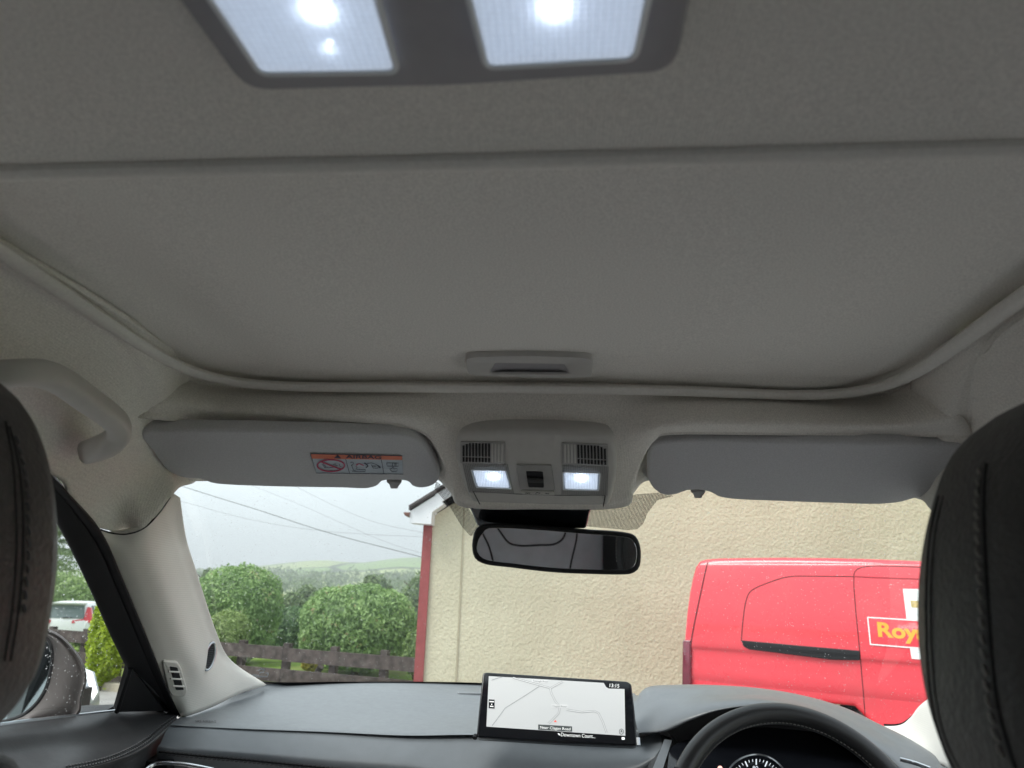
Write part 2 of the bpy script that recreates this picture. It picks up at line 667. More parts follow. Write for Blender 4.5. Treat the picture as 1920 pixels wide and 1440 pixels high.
M['tyre'] = surf('tyre', (0.02, 0.02, 0.021), .8, var=.15, vscale=12, bump=.3, bscale=60, bdist=.004)
M['car_glass'] = surf('car_glass', (0.16, 0.20, 0.21), .06, spec=.6, var=.1, vscale=2)
M['wing_grey'] = surf('wing_cover', (0.10, 0.088, 0.085), .5, spec=.35, coat=.0, var=.1, vscale=14)
M['soffit'] = surf('white_upvc', (0.78, 0.80, 0.82), .4, spec=.4, var=.04, vscale=6)
M['quoin'] = surf('quoin_paint', (0.30, 0.075, 0.075), .75, spec=.3, var=.12, vscale=14, bump=.4, bscale=60, bdist=.004)
M['tile'] = surf('roof_tile', (0.085, 0.075, 0.075), .85, var=.25, vscale=5, bump=.5, bscale=30, bdist=.01)
M['gutter'] = surf('brown_gutter', (0.14, 0.06, 0.045), .5, var=.1, vscale=10)
M['fence'] = surf('weathered_wood', (0.075, 0.060, 0.056), .85, spec=.25, var=.45, vscale=7, bump=.7, bscale=18, bdist=.006, stretch=(.4, 3, 6), dirt=((.15, .14, .125), 9, .5))
M['kerb'] = surf('kerb_stone', (0.40, 0.36, 0.28), .9, var=.15, vscale=8, bump=.4, bscale=60, bdist=.004)
M['road'] = surf('tarmac', (0.32, 0.312, 0.30), .8, spec=.4, var=.18, vscale=1.2, bump=.5, bscale=130, bdist=.004, rvar=.12)
M['bark'] = surf('bark', (0.08, 0.06, 0.045), .9, var=.3, vscale=9, bump=.7, bscale=24, bdist=.02)
M['cable'] = surf('cable', (0.05, 0.055, 0.06), .7, var=.1, vscale=1)

def wall_material():
    m, nt, b, out = mat_new('pebbledash')
    N, L = nt.nodes, nt.links
    tc = N.new('ShaderNodeTexCoord')
    b.inputs['Roughness'].default_value = .92
    b.inputs['Specular IOR Level'].default_value = .2
    big = N.new('ShaderNodeTexNoise')
    big.inputs['Scale'].default_value = 1.1
    big.inputs['Detail'].default_value = 7
    fine = N.new('ShaderNodeTexNoise')
    fine.inputs['Scale'].default_value = 42
    fine.inputs['Detail'].default_value = 6
    fine.inputs['Roughness'].default_value = .65
    vor = N.new('ShaderNodeTexVoronoi')
    vor.feature = 'SMOOTH_F1'
    vor.inputs['Scale'].default_value = 27
    vor.inputs['Randomness'].default_value = 1
    for t in (big, fine, vor):
        L.new(tc.outputs['Object'], t.inputs['Vector'])
    r = N.new('ShaderNodeValToRGB')
    r.color_ramp.elements[0].position = .3
    r.color_ramp.elements[0].color = (.58, .545, .40, 1)
    r.color_ramp.elements[1].position = .7
    r.color_ramp.elements[1].color = (.69, .655, .49, 1)
    L.new(big.outputs['Fac'], r.inputs['Fac'])
    mx = N.new('ShaderNodeMixRGB')
    mx.blend_type = 'MULTIPLY'
    mx.inputs['Fac'].default_value = .35
    L.new(r.outputs[0], mx.inputs['Color1'])
    rr = N.new('ShaderNodeMapRange')
    rr.inputs['From Min'].default_value = .35
    rr.inputs['From Max'].default_value = .6
    rr.inputs['To Min'].default_value = .62
    L.new(fine.outputs['Fac'], rr.inputs['Value'])
    L.new(rr.outputs[0], mx.inputs['Color2'])
    L.new(mx.outputs[0], b.inputs['Base Color'])
    ad = N.new('ShaderNodeMath')
    ad.operation = 'MULTIPLY_ADD'
    ad.inputs[1].default_value = .5
    L.new(vor.outputs['Distance'], ad.inputs[0])
    L.new(fine.outputs['Fac'], ad.inputs[2])
    bp = N.new('ShaderNodeBump')
    bp.inputs['Strength'].default_value = .9
    bp.inputs['Distance'].default_value = .017
    L.new(ad.outputs[0], bp.inputs['Height'])
    L.new(bp.outputs[0], b.inputs['Normal'])
    return m
M['wall'] = wall_material()

def leaf_material(name, dark, light, accent=None, rough=.5):
    m, nt, b, out = mat_new(name)
    N, L = nt.nodes, nt.links
    at = N.new('ShaderNodeAttribute')
    at.attribute_name = 'tint'
    r = N.new('ShaderNodeValToRGB')
    r.color_ramp.elements[0].color = (*dark, 1)
    r.color_ramp.elements[0].position = .05
    r.color_ramp.elements[1].color = (*light, 1)
    r.color_ramp.elements[1].position = .88
    if accent:
        e = r.color_ramp.elements.new(.97)
        e.color = (*accent, 1)
    L.new(at.outputs['Fac'], r.inputs['Fac'])
    L.new(r.outputs[0], b.inputs['Base Color'])
    b.inputs['Roughness'].default_value = rough
    b.inputs['Specular IOR Level'].default_value = .4
    tl = N.new('ShaderNodeBsdfTranslucent')
    L.new(r.outputs[0], tl.inputs['Color'])
    mx = N.new('ShaderNodeMixShader')
    mx.inputs[0].default_value = .3
    L.new(b.outputs[0], mx.inputs[1])
    L.new(tl.outputs[0], mx.inputs[2])
    L.new(mx.outputs[0], out.inputs[0])
    return m
M['leaf_dome'] = leaf_material('leaf_photinia', (.15, .25, .10), (.40, .56, .24), (.48, .40, .24))
M['leaf_hedge'] = leaf_material('leaf_hedge', (.13, .21, .08), (.36, .48, .20))
M['leaf_lime'] = leaf_material('leaf_golden', (.22, .32, .015), (.50, .62, .05))
M['leaf_shade'] = leaf_material('leaf_deep', (.08, .15, .08), (.22, .33, .16))
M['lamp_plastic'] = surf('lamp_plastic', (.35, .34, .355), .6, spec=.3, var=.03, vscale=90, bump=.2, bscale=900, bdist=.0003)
M['leaf_far'] = leaf_material('leaf_far', (.11, .17, .09), (.26, .34, .16))
M['leaf_pale'] = leaf_material('leaf_pale', (.2, .29, .1), (.38, .48, .2))
M['leaf_yellow'] = leaf_material('leaf_yellow', (.25, .22, .03), (.45, .40, .06))

def field_material():
    m, nt, b, out = mat_new('fields')
    N, L = nt.nodes, nt.links
    tc = N.new('ShaderNodeTexCoord')
    mp = N.new('ShaderNodeMapping')
    mp.inputs['Scale'].default_value = (.0042, .0024, .0)
    v = N.new('ShaderNodeTexVoronoi')
    v.inputs['Scale'].default_value = 1
    L.new(tc.outputs['Object'], mp.inputs['Vector'])
    L.new(mp.outputs[0], v.inputs['Vector'])
    r = N.new('ShaderNodeValToRGB')
    r.color_ramp.elements[0].color = (.20, .32, .10, 1)
    r.color_ramp.elements[1].color = (.38, .44, .18, 1)
    e = r.color_ramp.elements.new(.5)
    e.color = (.32, .40, .17, 1)
    sp = N.new('ShaderNodeSeparateColor')
    L.new(v.outputs['Color'], sp.inputs[0])
    L.new(sp.outputs[0], r.inputs['Fac'])
    n = N.new('ShaderNodeTexNoise')
    n.inputs['Scale'].default_value = .02
    n.inputs['Detail'].default_value = 8
    L.new(tc.outputs['Object'], n.inputs['Vector'])
    mr = N.new('ShaderNodeMapRange')
    mr.inputs['To Min'].default_value = .7
    mr.inputs['To Max'].default_value = 1.3
    L.new(n.outputs['Fac'], mr.inputs['Value'])
    sc = N.new('ShaderNodeVectorMath')
    sc.operation = 'SCALE'
    L.new(r.outputs[0], sc.inputs[0])
    L.new(mr.outputs[0], sc.inputs['Scale'])
    # hedgerows between the fields
    ve = N.new('ShaderNodeTexVoronoi')
    ve.feature = 'DISTANCE_TO_EDGE'
    ve.inputs['Scale'].default_value = 1
    L.new(mp.outputs[0], ve.inputs['Vector'])
    ed = N.new('ShaderNodeMath')
    ed.operation = 'LESS_THAN'
    ed.inputs[1].default_value = .028
    L.new(ve.outputs['Distance'], ed.inputs[0])
    mx = N.new('ShaderNodeMixRGB')
    L.new(ed.outputs[0], mx.inputs['Fac'])
    L.new(sc.outputs[0], mx.inputs['Color1'])
    mx.inputs['Color2'].default_value = (.05, .085, .035, 1)
    L.new(mx.outputs[0], b.inputs['Base Color'])
    b.inputs['Roughness'].default_value = .95
    b.inputs['Specular IOR Level'].default_value = .1
    return m
M['field'] = field_material()
M['lawn'] = surf('lawn', (0.16, 0.24, 0.045), .95, spec=.1, var=.3, vscale=1.6, bump=.6, bscale=60, bdist=.02, dirt=((.22, .20, .09), 1.1, .7))

def frit_material():
    """black ceramic dots printed on the glass"""
    m, nt, b, out = mat_new('frit_dots')
    N, L = nt.nodes, nt.links
    N.remove(b)
    tc = N.new('ShaderNodeTexCoord')
    v = N.new('ShaderNodeTexVoronoi')
    v.inputs['Randomness'].default_value = 0
    v.inputs['Scale'].default_value = 480
    L.new(tc.outputs['UV'], v.inputs['Vector'])
    lt = N.new('ShaderNodeMath')
    lt.operation = 'LESS_THAN'
    lt.inputs[1].default_value = .42
    L.new(v.outputs['Distance'], lt.inputs[0])
    tr = N.new('ShaderNodeBsdfTransparent')
    df = N.new('ShaderNodeBsdfDiffuse')
    df.inputs[0].default_value = (.02, .02, .022, 1)
    mx = N.new('ShaderNodeMixShader')
    L.new(lt.outputs[0], mx.inputs[0])
    L.new(tr.outputs[0], mx.inputs[1])
    L.new(df.outputs[0], mx.inputs[2])
    L.new(mx.outputs[0], out.inputs[0])
    return m
M['frit'] = frit_material()

def lens_material(name, scale, amount, strength, cell):
    """moulded lamp lens: partly clear over the reflector, its prisms lit from behind"""
    m, nt, b, out = mat_new(name)
    N, L = nt.nodes, nt.links
    N.remove(b)
    tc = N.new('ShaderNodeTexCoord')
    if cell:
        v = N.new('ShaderNodeTexVoronoi')
        v.inputs['Scale'].default_value = scale
        v.inputs['Randomness'].default_value = .15
        L.new(tc.outputs['Object'], v.inputs['Vector'])
        h = v.outputs['Distance']
    else:
        v = N.new('ShaderNodeTexWave')
        v.bands_direction = 'X'
        v.inputs['Scale'].default_value = scale
        L.new(tc.outputs['Object'], v.inputs['Vector'])
        h = v.outputs['Fac']
    bp = N.new('ShaderNodeBump')
    bp.inputs['Strength'].default_value = .8
    bp.inputs['Distance'].default_value = .002
    L.new(h, bp.inputs['Height'])
    tr = N.new('ShaderNodeBsdfTransparent')
    tl = N.new('ShaderNodeBsdfTranslucent')
    tl.inputs[0].default_value = (.85, .91, 1, 1)
    L.new(bp.outputs[0], tl.inputs['Normal'])
    gl = N.new('ShaderNodeBsdfGlossy')
    gl.inputs['Roughness'].default_value = .15
    L.new(bp.outputs[0], gl.inputs['Normal'])
    em = N.new('ShaderNodeEmission')
    em.inputs[0].default_value = (.80, .89, 1, 1)
    mr = N.new('ShaderNodeMapRange')
    mr.inputs['From Max'].default_value = .8 if cell else 1
    mr.inputs['To Min'].default_value = strength * 1.5
    mr.inputs['To Max'].default_value = strength * .45
    L.new(h, mr.inputs['Value'])
    L.new(mr.outputs[0], em.inputs[1])
    m1 = N.new('ShaderNodeMixShader')
    m1.inputs[0].default_value = amount
    L.new(tr.outputs[0], m1.inputs[1])
    L.new(tl.outputs[0], m1.inputs[2])
    m2 = N.new('ShaderNodeMixShader')
    m2.inputs[0].default_value = .1
    L.new(m1.outputs[0], m2.inputs[1])
    L.new(gl.outputs[0], m2.inputs[2])
    ad = N.new('ShaderNodeAddShader')
    L.new(m2.outputs[0], ad.inputs[0])
    L.new(em.outputs[0], ad.inputs[1])
    L.new(ad.outputs[0], out.inputs[0])
    return m
M['lens'] = lens_material('lamp_lens', 320, .60, .15, True)
M['lens_small'] = lens_material('map_lamp_lens', 150, .6, .20, False)

def drop_material():
    """small beads of water: they scatter the sky behind them"""
    m, nt, b, out = mat_new('rain')
    N, L = nt.nodes, nt.links
    N.remove(b)
    tr = N.new('ShaderNodeBsdfTransparent')
    tl = N.new('ShaderNodeBsdfTranslucent')
    tl.inputs[0].default_value = (.97, .98, .99, 1)
    gl = N.new('ShaderNodeBsdfGlossy')
    gl.inputs['Roughness'].default_value = .1
    m1, m2 = N.new('ShaderNodeMixShader'), N.new('ShaderNodeMixShader')
    m1.inputs[0].default_value = .38
    m2.inputs[0].default_value = .06
    L.new(tr.outputs[0], m1.inputs[1])
    L.new(tl.outputs[0], m1.inputs[2])
    L.new(m1.outputs[0], m2.inputs[1])
    L.new(gl.outputs[0], m2.inputs[2])
    L.new(m2.outputs[0], out.inputs[0])
    return m
M['drop'] = drop_material()

def ipatch(rows, ks=5, kr=8):
    """patch through equal-length rows; samples are tied to the control columns"""
    R = np.array(rows, float)
    def fine(A, k):
        m = len(A)
        if m == 2:
            t = np.linspace(0, 1, k + 1)[:, None, None]
            return A[0] * (1 - t) + A[1] * t
        Q = np.concatenate([[2 * A[0] - A[1]], A, [2 * A[-1] - A[-2]]])
        out = []
        for i in range(m - 1):
            p0, p1, p2, p3 = Q[i:i + 4]
            for j in range(k):
                t = j / k
                out.append(.5 * (2 * p1 + (p2 - p0) * t + (2 * p0 - 5 * p1 + 4 * p2 - p3) * t * t
                                 + (3 * p1 - p0 - 3 * p2 + p3) * t**3))
        out.append(A[-1])
        return np.array(out)
    G = fine(R, kr)
    G = np.swapaxes(fine(np.swapaxes(G, 0, 1), ks), 0, 1)
    nv, nu = G.shape[:2]
    return G.reshape(-1, 3), grid_faces(nu, nv)

XC = -0.035
def mir(P):
    P = np.array(P, float).copy()
    P[..., 0] = 2 * XC - P[..., 0]
    return P
EYE = CAM.copy()
ZR = 0.25

# ================================================================== the cabin shell
cabin = empty('car_cabin', 'pale grey cloth lined cabin of a car seen from its back seat', 'car cabin', (XC, .6, .3))

# --- roof lining: front, sides and rear round the sunroof opening
A = [(345, 712), (425, 726), (520, 729), (640, 730), (735, 730), (785, 730), (840, 731), (875, 731), (915, 732), (1010, 733),
     (1105, 734), (1145, 735), (1185, 736), (1230, 737), (1280, 738), (1420, 742), (1570, 748), (1660, 744), (1720, 722)]
B = [(290, 748, .783), (410, 768, .835), (520, 774, .85), (640, 776, .85), (735, 778, .85), (785, 785, .86), (835, 800, .875),
     (868, 815, .885), (900, 820, .89), (1010, 822, .893), (1120, 824, .89), (1155, 822, .885), (1190, 812, .875),
     (1230, 800, .86), (1275, 793, .85), (1420, 793, .85), (1580, 795, .85), (1690, 795, .835), (1800, 780, .79)]
Cc = [(256, 784, .785), (400, 796, .85), (520, 797, .87), (640, 799, .875), (745, 801, .88), (795, 815, .89), (822, 850, .91),
      (845, 905, .945), (872, 950, .975), (1010, 955, .98), (1165, 950, .975), (1188, 910, .95), (1205, 862, .915),
      (1228, 826, .89), (1262, 815, .88), (1420, 816, .875), (1580, 818, .87), (1700, 819, .86), (1830, 822, .82)]
rA = [az(x, y, ZR) for x, y in A]
rB = [ay(*q) for q in B]
rC = [ay(*q) for q in Cc]
rM = [a * .45 + b * .55 + np.array([0, 0, .006]) for a, b in zip(rA, rB)]
rA0 = [a + np.array([0, -.012, .004]) for a in rA]
front = ipatch([rA0, rA, rM, rB, rC])
# recess over the visors, up to the head of the windscreen
top_px = [(300, 888, .895), (348, 902, .955), (500, 898, 1.0), (640, 890, 1.01), (745, 890, 1.02), (795, 890, 1.02), (822, 900, 1.02),
          (845, 925, 1.02), (872, 952, 1.02), (1010, 957, 1.03), (1165, 952, 1.02), (1188, 925, 1.02), (1205, 905, 1.02),
          (1228, 900, 1.02), (1262, 900, 1.02), (1420, 900, 1.02), (1580, 905, 1.0), (1700, 905, .97), (1830, 890, .93)]
rD = [ay(*q) for q in top_px]
rC2 = [c + np.array([0, .004, .018]) for c in rC]
for i in range(6, 13):
    rC2[i] = rC[i] + np.array([0, .012, .004])
recess = ipatch([rC, rC2, [c * .5 + d * .5 + np.array([0, 0, .012]) for c, d in zip(rC2, rD)], rD], 5, 5)
# left side from the opening down to the door seal and the split line with the pillar
def WL(l):
    return [W(*q) for q in l]
def side(sx, fa, fm, fb, fc):
    """side lining: sx mirrors it; fa..fc are the end points of the front lining it joins"""
    q = (lambda P: np.array(P)) if sx < 0 else mir
    def row(x4, end):
        return [q(W(*v)) for v in x4] + end
    dx = 0 if sx < 0 else -.012
    r1 = row([(-.468 + dx, -.5, .255), (-.466 + dx, .1, .255), (-.454 + dx, .45, .255), (-.450 + dx, .66, .254)], [fa])
    r1m = row([(-.474 + dx, -.5, .253), (-.472 + dx, .1, .253), (-.464 + dx, .45, .253), (-.460 + dx, .66, .252)], [fm])
    r1b = row([(-.481 + dx, -.5, .249), (-.480 + dx, .1, .249), (-.475 + dx, .45, .249), (-.471 + dx, .66, .247)], [fb])
    r2 = row([(-.49, -.5, .246), (-.488, .1, .246), (-.486, .45, .246), (-.482, .66, .243)], [fc])
    tuck = np.array([.010, .004, .004]) * np.array([-sx, 1, 1])
    r1 = r1[:4] + [fa + tuck, q(ay(345, 862, .945)), q(ay(372, 898, .985))]
    r1m = r1m[:4] + [fm + tuck, q(ay(335, 862, .93)), q(ay(362, 906, .965))]
    r1b = r1b[:4] + [fb + tuck, q(ay(320, 862, .91)), q(ay(341, 912, .935))]
    r2 = r2[:4] + [fc + tuck * .5, q(ay(304, 862, .886)), q(ay(325, 926, .897))]
    r3 = row([(-.528, -.5, .215), (-.526, .1, .215), (-.526, .45, .213), (-.522, .68, .200)], [q(ax(212, 845, -.537)), q(ax(246, 905, -.549)), q(ay(272, 987, .868))])
    r4 = row([(-.550, -.5, .165), (-.548, .1, .165), (-.548, .45, .164), (-.546, .70, .150)], [q(ax(172, 890, -.554)), q(ax(204, 936, -.562)), q(ax(232, 999, -.567))])
    r5 = row([(-.562, -.5, .118), (-.560, .1, .118), (-.560, .50, .118), (0, 0, 0)], [q(ax(130, 930, -.567)), q(ax(157, 960, -.570)), q(ax(185, 990, -.573))])
    r5[3] = q(ax(92, 888, -.562))
    return ipatch([r1, r1m, r1b, r2, r3, r4, r5], 8, 7)
left = side(-1, rA0[0], rM[0], rB[0], rC[0])
lm = side(1, rA0[-1], rM[-1], rB[-1], rC[-1])
split = [ax(185, 990, -.572), ax(212, 998, -.570), ax(240, 999, -.566), ay(270, 988, .868), ay(298, 960, .882), ay(321, 928, .893)]
lin = ob('roof_lining', join(*[(v, orient(v, f, EYE)) for v, f in (front, recess, left, lm)]), M['lining'], cabin, angle=70)
solid(lin, .006)
# rear lining, its front edge rolled over the blind
rr = []
for k, (dy, dz) in enumerate([(.012, .018), (.004, .010), (0, .001), (-.012, -.001), (-.04, 0), (-.15, .001), (-.35, .0), (-.9, -.002), (-1.6, -.03)]):
    row = []
    for x, y in [(-500, 333), (0, 322), (480, 311), (960, 300), (1440, 288), (1920, 275), (2500, 258)]:
        p = az(x, y, .247)
        row.append(p + np.array([0, dy, dz]))
    rr.append(row)
rear = ipatch(rr, 4, 4)
ob('rear_lining', (rear[0], orient(rear[0], rear[1], EYE)), M['lining'], cabin, angle=70)

bead = [az(x, y, .2452) + np.array([0, .001, 0]) for x, y in [(-500, 333), (0, 322), (480, 311), (960, 300), (1440, 288), (1920, 275), (2500, 258)]]
ob('lining_edge', sweep(crom(bead, 60), .007, .0045, n=10), M['welt'], cabin)

# --- padded seal round the opening
wpx = [(0, 468), (105, 540), (210, 610), (315, 678), (385, 712), (465, 723), (600, 726), (960, 728), (1300, 734), (1500, 742),
       (1590, 743), (1660, 730), (1710, 706), (1790, 648), (1860, 597), (1920, 552)]
wp = [az(x, y, .247) for x, y in wpx]
wp = [W(wp[0][0] + .004, .30, .247), W(wp[0][0] + .002, .36, .247)] + wp + [W(wp[-1][0] - .004, .40, .247), W(wp[-1][0] - .006, .30, .247)]
wpath = crom(wp, 200)
for _ in range(60):
    wpath[1:-1] = wpath[1:-1] * .5 + (wpath[:-2] + wpath[2:]) * .25
ob('sunroof_seal', sweep(wpath, .0095, .006, n=12), M['welt'], cabin)

# --- windscreen pillars
pl_l = [ax(185, 990, -.572), ax(216, 1060, -.585), ax(250, 1140, -.605), ax(285, 1225, -.628), ax(310, 1290, -.648), ax(334, 1345, -.660)]
pl_r = [ay(321, 928, .893), ay(334, 1005, 1.0), ay(352, 1062, 1.07), ay(395, 1188, 1.27), ay(425, 1242, 1.39), ay(492, 1287, 1.52)]
def mix(a, b, t):
    return [p * (1 - t) + q * t for p, q in zip(a, b)]
m1 = [p + np.array([.016, -.036, 0]) for p in mix(pl_l, pl_r, .3)]
m2 = [p + np.array([.024, -.052, 0]) for p in mix(pl_l, pl_r, .6)]
m3 = [p + np.array([.008, -.016, 0]) for p in mix(pl_l, pl_r, .88)]
pl_e = [p + np.array([-.004, .03, 0]) for p in pl_r]
m1[-1] = ay(355, 1342, 1.26); m2[-1] = ay(400, 1325, 1.33); m3[-1] = ay(452, 1300, 1.44)
m1[0] = split[1]; m2[0] = split[3]; m3[0] = split[4]
for k in (1, 2, 3, 4):
    pass
pil = ipatch([pl_l, m1, m2, m3, pl_r, pl_e], 8, 6)
pil = (pil[0], orient(pil[0], pil[1], EYE))
pillar = ob('pillar_trim', pil, M['trim'], cabin, angle=60)
solid(pillar, .004)
T_pil = bvh(pil)
ob('trim_joint', seam(T_pil, [(188, 993), (212, 1000), (240, 1001), (270, 990), (298, 962), (319, 932)], .0011), M['rubber'], pillar)
# round tweeter with a perforated grille and bright ring
sp_c, sp_n = onto(T_pil, 391, 1230)
def disc_at(pts, t, lift):
    P = np.array([onto(T_pil, x, y)[0] if onto(T_pil, x, y)[0] is not None else ay(x, y, 1.3) for x, y in pts])
    c = P.mean(0)
    u, s_, vt = np.linalg.svd(P - c)
    n = vt[2] if np.dot(vt[2], EYE - c) > 0 else -vt[2]
    P = P - np.outer((P - c) @ n, n)
    return P, c, n
ell = []
for k in range(28):
    a = 2 * math.pi * k / 28
    ex, ey = 9.0 * math.cos(a), 26.5 * math.sin(a)
    th = math.radians(14)
    ell.append((391 + ex * math.cos(th) - ey * math.sin(th), 1231 + ex * math.sin(th) + ey * math.cos(th)))
pe = Plane(W(0, 0, 0), W(1, 0, 0), W(0, 1, 0))
pe.p = sp_c + sp_n * .001
pe.n = sp_n * .75 + np.array([.25, -.5, .1])
pe.n /= np.linalg.norm(pe.n)
E3 = np.array(pe.pts(ell))
ring = sweep(E3 + pe.n * .003, .0022, n=8, up=pe.n, closed=True)
ob('speaker_ring', ring, M['satin'], pillar)
gr = slab(E3 + pe.n * .003, pe.n, .008, .001)
spk = surf('speaker_mesh', (.03, .03, .032), .5, metal=.3, ribs=('Z', .003, 1.0), bump=.9, bscale=900, bdist=.001)
ob('speaker_grille', gr, spk, pillar)
# slotted demister outlet
v_c, v_n = onto(T_pil, 329, 1273)
pv = Plane(W(0, 0, 0), W(1, 0, 0), W(0, 1, 0))
pv.p, pv.n = v_c + v_n * .003, v_n
vo = pv.pts([(306, 1240), (333, 1243), (340, 1253), (352, 1296), (347, 1307), (324, 1306), (317, 1296), (306, 1250)], .0035)
ob('air_outlet', slab(rrect(vo, .006), pv.n, .01, .002), M['trim'], pillar)
vh = pv.pts([(318, 1250), (333, 1252), (345, 1294), (330, 1294)], .0042)
ob('outlet_slot', slab(rrect(vh, .003), pv.n, .004, .0005), M['black'], pillar)
for k in range(3):
    y = 1259 + k * 13.5
    f = [pv.at(316 + k * 4.0, y, .0052), pv.at(337 + k * 4.0, y + 1, .0052)]
    ob('outlet_vane', sweep(f, .0012, .0018, n=6, up=pv.n), M['trim'], pillar)
# right-hand pillar (only its foot shows past the seat)
pr = [[ay(1800, 1270, 1.22), ay(1730, 1318, 1.31), ay(1706, 1346, 1.36), ay(1684, 1360, 1.40), ay(1640, 1361, 1.47)],
      [ay(1800, 1360, 1.16), ay(1745, 1380, 1.26), ay(1718, 1384, 1.30), ay(1688, 1374, 1.36), ay(1641, 1363, 1.46)],
      [ay(1800, 1450, 1.10), ay(1755, 1428, 1.20), ay(1722, 1408, 1.26), ay(1690, 1386, 1.33), ay(1642, 1365, 1.45)]]
up = mir(np.array([pl_l, m2, pl_r]))
ps = ipatch([list(up[0][:3]), list(up[1][:3]), list(up[2][:3])], 8, 6)
prr = ipatch(pr, 8, 8)
g = join((ps[0], orient(ps[0], ps[1], EYE)), (prr[0], orient(prr[0], prr[1], EYE)))
solid(ob('pillar_trim', g, M['trim'], cabin, angle=60), .004)

# --- windscreen
gt = [ay(270, 850, .90), ay(640, 860, .985), ay(960, 885, .985), ay(1300, 875, .985), ay(1810, 865, .93)]
gb = [ay(385, 1305, 1.50), ay(640, 1296, 1.74), ay(900, 1298, 1.82), ay(1250, 1306, 1.80), ay(1745, 1385, 1.50)]
gm = [a * .5 + b * .5 + np.array([0, .02, .022]) for a, b in zip(gt, gb)]
scr = ipatch([gt, gm, gb], 8, 12)
scr = (scr[0], orient(scr[0], scr[1], EYE))
T_scr = bvh(scr)
screen_glass = ob('windscreen', scr, M['glass'], cabin, angle=80)
# black ceramic border along the foot of the screen
def on_screen(px, py, lift=.001):
    return onto(T_scr, px, py, lift)[0]
def strip(upper, lower, n=60, lift=.0015):
    U, Lw = crom(upper, n), crom(lower, n)
    V = []
    for (a, b) in zip(U, Lw):
        p, q = on_screen(*a, lift), on_screen(*b, lift)
        V.append((p, q))
    V = [v for v in V if v[0] is not None and v[1] is not None]
    P = np.array([v[0] for v in V] + [v[1] for v in V])
    m = len(V)
    return P, [(i, i + 1, m + i + 1, m + i) for i in range(m - 1)]
ob('glass_border', strip([(425, 1238), (450, 1262), (485, 1275), (640, 1277), (790, 1277), (900, 1279), (1010, 1283), (1190, 1292)],
                         [(420, 1262), (445, 1284), (485, 1292), (640, 1293), (790, 1293), (900, 1295), (1010, 1299), (1190, 1303)]), M['black'], screen_glass)
ob('glass_border', strip([(1580, 1338), (1620, 1350), (1660, 1356), (1690, 1354), (1710, 1340)],
                         [(1580, 1358), (1620, 1366), (1660, 1371), (1695, 1370), (1722, 1362)]), M['black'], screen_glass)
# printed dot band round the mirror foot
def frit(pxs):
    n = len(pxs)
    P = [on_screen(x, y, .002) for x, y in pxs]
    o = ob('dot_band', (np.array(P), [tuple(range(n))]), M['frit'], screen_glass, smooth=False)
    uv = o.data.uv_layers.new(name='UVMap')
    c = P[0]
    u = np.array([1.0, 0, 0])
    for lp in o.data.loops:
        d = P[lp.vertex_index] - c
        uv.data[lp.index].uv = (d[0], math.hypot(d[1], d[2]) * math.copysign(1, d[1]))
    return o
frit([(818, 900), (872, 940), (900, 985), (893, 1000), (882, 1003), (866, 985), (842, 945), (815, 915)])
frit([(1100, 940), (1190, 925), (1250, 920), (1262, 928), (1232, 936), (1214, 960), (1206, 980), (1195, 990), (1178, 992), (1100, 985)])
# maker's glass mark in the corner
pg = Plane(on_screen(470, 1262), on_screen(510, 1262), on_screen(490, 1240))
ob('glass_mark', join(strokes(pg, [[(466, 1266), (486, 1266)], [(470, 1269), (502, 1269)], [(484, 1258), (490, 1254), (496, 1256), (494, 1260), (486, 1262)],
                                   [(498, 1262), (503, 1262), (502, 1267)]], 1.4)), M['st_white'], screen_glass)

# --- floor and rear of the cabin, out of the picture
fl = [W(-.66, -1.0, -.95), W(.60, -1.0, -.95), W(.60, 1.5, -.95), W(-.66, 1.5, -.95)]
ob('cabin_floor', (np.array(fl), [(0, 1, 2, 3)]), M['carpet'], cabin, smooth=False)
cp = []
for s in (-1, 1):
    P = [W(XC + s * .555, -.30, .14), W(XC + s * .555, -.46, .14), W(XC + s * .63, -.72, -.2), W(XC + s * .63, -.40, -.2)]
    cp.append(hexa(P, [p + np.array([s * .02, 0, 0]) for p in P]))
for c_ in cp:
    ob('rear_pillar', c_, M['trim'], cabin, smooth=False)
ob('rear_door_trim', box(W(.60, -.90, -.42), (.05, 1.5, .84)), M['black'], cabin, smooth=False)
ob('rear_door_trim', box(W(-.68, -.75, -.42), (.05, 1.7, .50)), M['black'], cabin, smooth=False)  # unseen left trim, added to cut light on the rear lining
ob('added_tailgate', box(W(XC, -1.55, -.45), (1.2, .08, .9)), M['black'], cabin, smooth=False)  # unseen, added to close the rear and darken the lining
for sx_ in (-1, 1):  # unseen pillars and panels, added to hold back side light
    ob('added_centre_pillar', box(W(XC + sx_ * .61, .14, -.25), (.05, .20, 1.0)), M['dash_dk'], cabin, smooth=False)
    ob('added_quarter_panel', box(W(XC + sx_ * .63, -1.12, -.1), (.05, .90, .72)), M['dash_dk'], cabin, smooth=False)
for sx_ in (-1, 1):  # unseen tinted panes, added to dim the rear lining
    x0_, x1_ = XC + sx_ * .66, XC + sx_ * .59
    ob('added_side_glass', (np.array([W(x0_, .04, -.17), W(x0_, -.67, -.17), W(x1_, -.67, .20), W(x1_, .04, .20)]), [(0, 1, 2, 3)]), M['added_tint'], cabin, smooth=False)
ob('added_rear_glass', (np.array([W(XC - .6, -1.53, 0), W(XC + .6, -1.53, 0), W(XC + .55, -1.45, .25), W(XC - .55, -1.45, .25)]), [(0, 1, 2, 3)]), M['added_tint'], cabin, smooth=False)  # unseen tinted pane, added to dim light from behind
